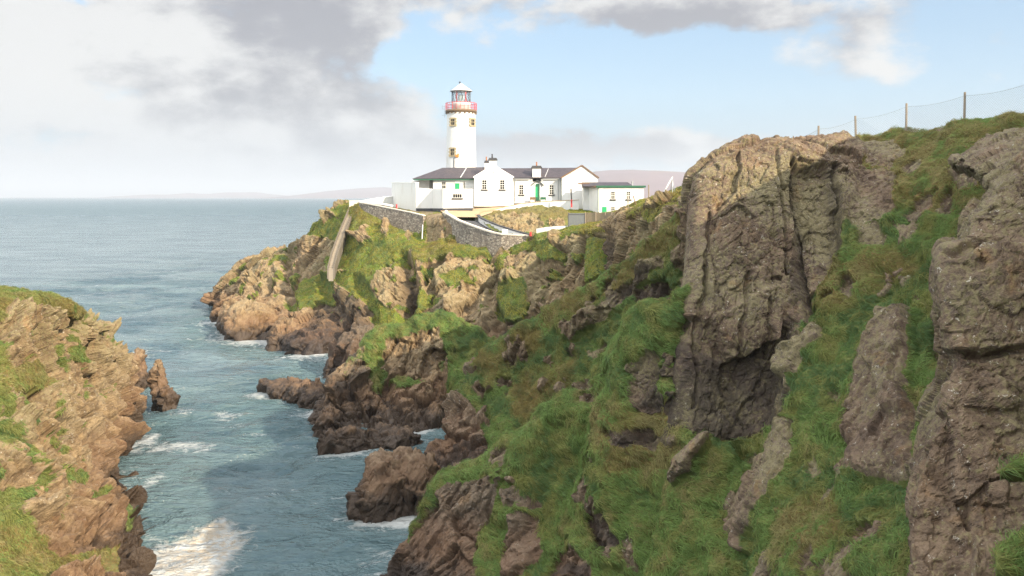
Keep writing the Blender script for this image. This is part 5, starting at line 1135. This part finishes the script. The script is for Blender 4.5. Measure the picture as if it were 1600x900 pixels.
# ------------------------------------------------------------------ gate, fences, poles
def gate():
    Y = 127.; a, b = np.array(U(888.5, 333, Y)), np.array(U(913.5, 332.4, Y)); z0 = 16.3
    t = empty('gate', (a[0], Y, z0), 'dark grey solid gate at the right end of the low white wall', 'gate')
    g = MB(); n = 11
    for i in range(n): x0, x1 = a[0] + (b[0] - a[0]) * i / n, a[0] + (b[0] - a[0]) * (i + 1) / n; g.box(x0 + .008, x1 - .008, Y - .03, Y + .03, z0, a[2])
    g.build('panel', 'grey_panel', t)
    f = MB(); f.box(a[0] - .1, a[0] - .002, Y - .08, Y + .08, z0, a[2] + .08); f.box(b[0] + .002, b[0] + .1, Y - .08, Y + .08, z0, a[2] + .08); f.box(a[0], b[0], Y - .06, Y - .032, a[2] - .25, a[2] - .1); f.box(a[0], b[0], Y - .06, Y - .032, z0 + .2, z0 + .35); f.build('frame', 'dark_iron', t)
gate()
def board_fence():
    t = empty('board_fence', tuple(U(915, 352, 127)), 'brown board fence between the dark gate and the dark cliff top', 'fence')
    P = [np.array(U(*p)) for p in ((914.6, 332.4, 127), (931, 332.2, 126), (946, 332, 125), (956, 332, 124), (970, 332, 122.6))]
    for a, b in zip(P[:-1], P[1:]):
        m = MB(); n = max(4, int(np.linalg.norm(b - a) / .16))
        for i in range(n): p, q = a + (b - a) * (i + .04) / n, a + (b - a) * (i + .96) / n; m.obox(((p + q) / 2)[0:2].tolist() + [(p[2] + q[2]) / 2 - 1.1 + .02 * (i % 3)], (q - p) / 2, (0, .02, 0), (0, 0, 1.1))
        m.build('board_panel', 'fence_board', t)
    for p in P: MB().box(p[0] - .06, p[0] + .06, p[1] - .14, p[1] - .03, p[2] - 2.4, p[2] + .1).build('post', 'wood_post', t)
board_fence()
def wire_fence():
    spec = [(1182, 225, 245, 60.5), (1232, 213, 232, 58.6), (1279, 196.5, 224, 57), (1337, 181, 217, 56), (1416, 161.5, 206, 54.4), (1507, 144, 192, 51.6), (1608, 124, 176, 48.4), (1735, 98, 160, 45.6)]
    P = [(np.array(U(a, b, Y)), U(a, c, Y)[2]) for a, b, c, Y in spec[1:]]
    t = empty('wire_fence', (P[0][0][0], P[0][0][1], P[0][1]), 'wire mesh fence on wooden posts running up the cliff top', 'fence')
    rg = random.Random(4)
    for i, (p, zb) in enumerate(P):
        m = MB(); lx, ly = rg.uniform(-.03, .03), rg.uniform(-.03, .03); m.tube((p[0] - lx, p[1] - ly, zb - .6), (p[0] + lx, p[1] + ly, p[2]), .075, .065, 8); m.build('post', 'wood_post', t)
    w = MB(); net = MB()
    for (p, zb), (q, zc) in zip(P[:-1], P[1:]):
        n = 8; pts = []
        for k in range(n + 1):
            s = k / n; a = p + (q - p) * s; sag = -.16 * 4 * s * (1 - s); pts.append((a + np.array([0, -.08, sag - .2]), zb + (zc - zb) * s))
        for (a, _), (b, _) in zip(pts[:-1], pts[1:]): w.tube(a, b, .011, n=4)
        L = np.linalg.norm((q - p)[:2]); hgt = 1.55; st = .15; m = int((L + hgt) / st)
        top = lambda s: np.interp(s, [i / n for i in range(n + 1)], [x[0][2] for x in pts])
        for k in range(m):
            for sg in (1, -1):
                s0 = k * st if sg > 0 else k * st - hgt; s1 = s0 - hgt if sg > 0 else s0 + hgt     # from bottom to top
                lo, hi = 0., 1.
                if s1 != s0:
                    ta, tb = (0 - s0) / (s1 - s0), (L - s0) / (s1 - s0); lo, hi = max(0, min(ta, tb)), min(1, max(ta, tb))
                if hi - lo < .03: continue
                ends = []
                for u in (lo, hi):
                    s = (s0 + (s1 - s0) * u) / L; a = p + (q - p) * s; ends.append((a[0], a[1] - .08, top(s) - hgt * (1 - u)))
                net.tube(ends[0], ends[1], .0045, n=3)
    w.build('top_wire', 'galvanised', t); net.build('wire_mesh', 'galvanised', t)
wire_fence()

def pole(name, label, cat, p, q, Y, r, mat, lower=None, lowmat=None):
    a, b = U(*p, Y), U(*q, Y)
    if lower is None:
        MB().tube(a, b, r, r * .9, 8).build(name, mat); return tag(bpy.data.objects[name] if name in bpy.data.objects and 'label' not in bpy.data.objects[name] else COL.objects[-1], label, cat)
    t = empty(name, tuple(a), label, cat); c = U(*lower, Y); MB().tube(a, c, r * 1.15, n=8).build('base', lowmat, t); MB().tube(c, b, r, n=8).build('shaft', mat, t)
pole('barrier_pole', 'upright barrier pole with a red lower half by the white terrace wall', 'pole', (893, 324), (892.2, 295), 147, .11, 'black_metal', (893, 312), 'red_paint')
pole('timber_post', 'slim post standing in front of the annex window', 'post', (981.5, 328), (981, 305.5), 116, .07, 'wood_post')
pole('leaning_post', 'short dark post leaning left beside the annex', 'post', (994, 322), (989.4, 305.8), 116, .07, 'brown_wood')
pole('pale_post', 'pale post on the skyline right of the annex', 'post', (1014, 318), (1013.4, 288.6), 114, .09, 'wood_post')
pole('tall_post', 'tall thin post against the hill just left of the big slab', 'post', (1087, 300), (1086.6, 268), 88, .06, 'wood_post')
pole('drain_pipe', 'white drain pipe at the corner of the dark stone wall', 'pipe', (659.4, 379), (660.4, 351), 141.7, .09, 'white_trim')
pole('hydrant_post', 'small red post in front of the grey end wall', 'post', (619.6, 327), (619.6, 319), 149.6, .13, 'red_paint')
pole('small_post', 'little red and white post at the foot of the ramp', 'post', (829, 369), (829, 362.5), 128.2, .14, 'red_paint')
MB().box(U(784.5, 0, 132)[0], U(793.5, 0, 132)[0], 131.6, 132.1, 14.8, U(0, 358.8, 131.6)[2]).build('cabinet', 'white_trim'); tag(bpy.data.objects['cabinet'], 'small white cabinet standing by the ramp parapet', 'cabinet')
def derrick():
    Y = 108.; t = empty('derrick', tuple(U(1042, 306, Y)), 'slender white derrick with a leaning boom on the skyline', 'derrick')
    MB().tube(U(1031, 312, Y), U(1050, 277.5, Y), .09, .06).build('boom', 'white_trim', t)
    MB().tube(U(1051.5, 312, Y + .4), U(1050.4, 276, Y + .4), .07, .05).build('mast', 'white_trim', t)
    MB().tube(U(1046, 312, Y + 1.5), U(1050.4, 279, Y + .4), .04).tube(U(1057, 310, Y - 1), U(1050.4, 279, Y + .4), .04).build('stay', 'galvanised', t)
derrick()

# ------------------------------------------------------------------ far land and the air before it
def far_hill(name, label, prof, Y, dep, seed, rough):
    """a hill with real depth from surveyed skyline points (px, py)"""
    xs = np.linspace(prof[0][0], prof[-1][0], 220); ys = np.interp(xs, [p[0] for p in prof], [p[1] for p in prof])
    X = (xs - 800) / F * Y; top = H - (ys - HZ) / F * Y; rows = []
    for k, s in enumerate(np.linspace(-1, 1, 40)):
        y = Y + s * dep; hgt = np.cos(s * math.pi / 2) ** .8
        P = np.stack([X, np.full_like(X, y), np.zeros_like(X)], 1); n = fbm(P / (dep * .45), 5, seed)
        rows.append(np.stack([X, np.full_like(X, y), top * hgt + n * rough * hgt * (1 - .7 * (abs(s) < .05)) * min(1, abs(s) * 4) - 4], 1))
    V = np.concatenate(rows); idx = np.arange(len(V)).reshape(40, 220); q = np.stack([idx[:-1, :-1], idx[:-1, 1:], idx[1:, 1:], idx[1:, :-1]], -1).reshape(-1, 4)
    tag(np_mesh(name, V, q, MAT['heather']), label, 'hill', None, 'structure')
far_hill('hill', 'mauve moorland hill across the water behind the cottage', [(830, 308), (870, 292), (905, 276), (925, 268), (950, 265.2), (985, 264.6), (1020, 266), (1060, 269), (1090, 275), (1125, 284), (1180, 289), (1250, 292), (1320, 307)], 6500, 1500, 41, 16)
far_hill('hill', 'faint low hills far off on the horizon left of the cottage', [(455, 308), (500, 302), (540, 297), (575, 293), (600, 292), (630, 294), (680, 293), (760, 290), (830, 292), (900, 300), (940, 308)], 13500, 2400, 43, 14)
far_hill('hill', 'faint low islands on the horizon above the open sea', [(190, 308), (215, 305), (240, 303.6), (275, 303.8), (300, 301.5), (330, 303), (360, 300.6), (395, 300), (415, 303), (440, 305), (470, 308)], 16000, 1500, 45, 8)

def haze():
    m = bpy.data.materials.new('haze'); m.use_nodes = True; t = NT(m.node_tree); t.n.clear()
    out = t.node('ShaderNodeOutputMaterial'); v = t.node('ShaderNodeVolumePrincipled')
    v.inputs['Color'].default_value = (.86, .92, 1, 1); v.inputs['Density'].default_value = 1.1e-4; v.inputs['Anisotropy'].default_value = .25
    t.l.new(v.outputs[0], out.inputs['Volume']); MAT['haze'] = m
    o = MB().box(-41000, 41000, -3500, 61000, -40, 420).build('haze', 'haze'); tag(o, 'thin sea haze before the far hills', 'haze', None, 'stuff')
haze()
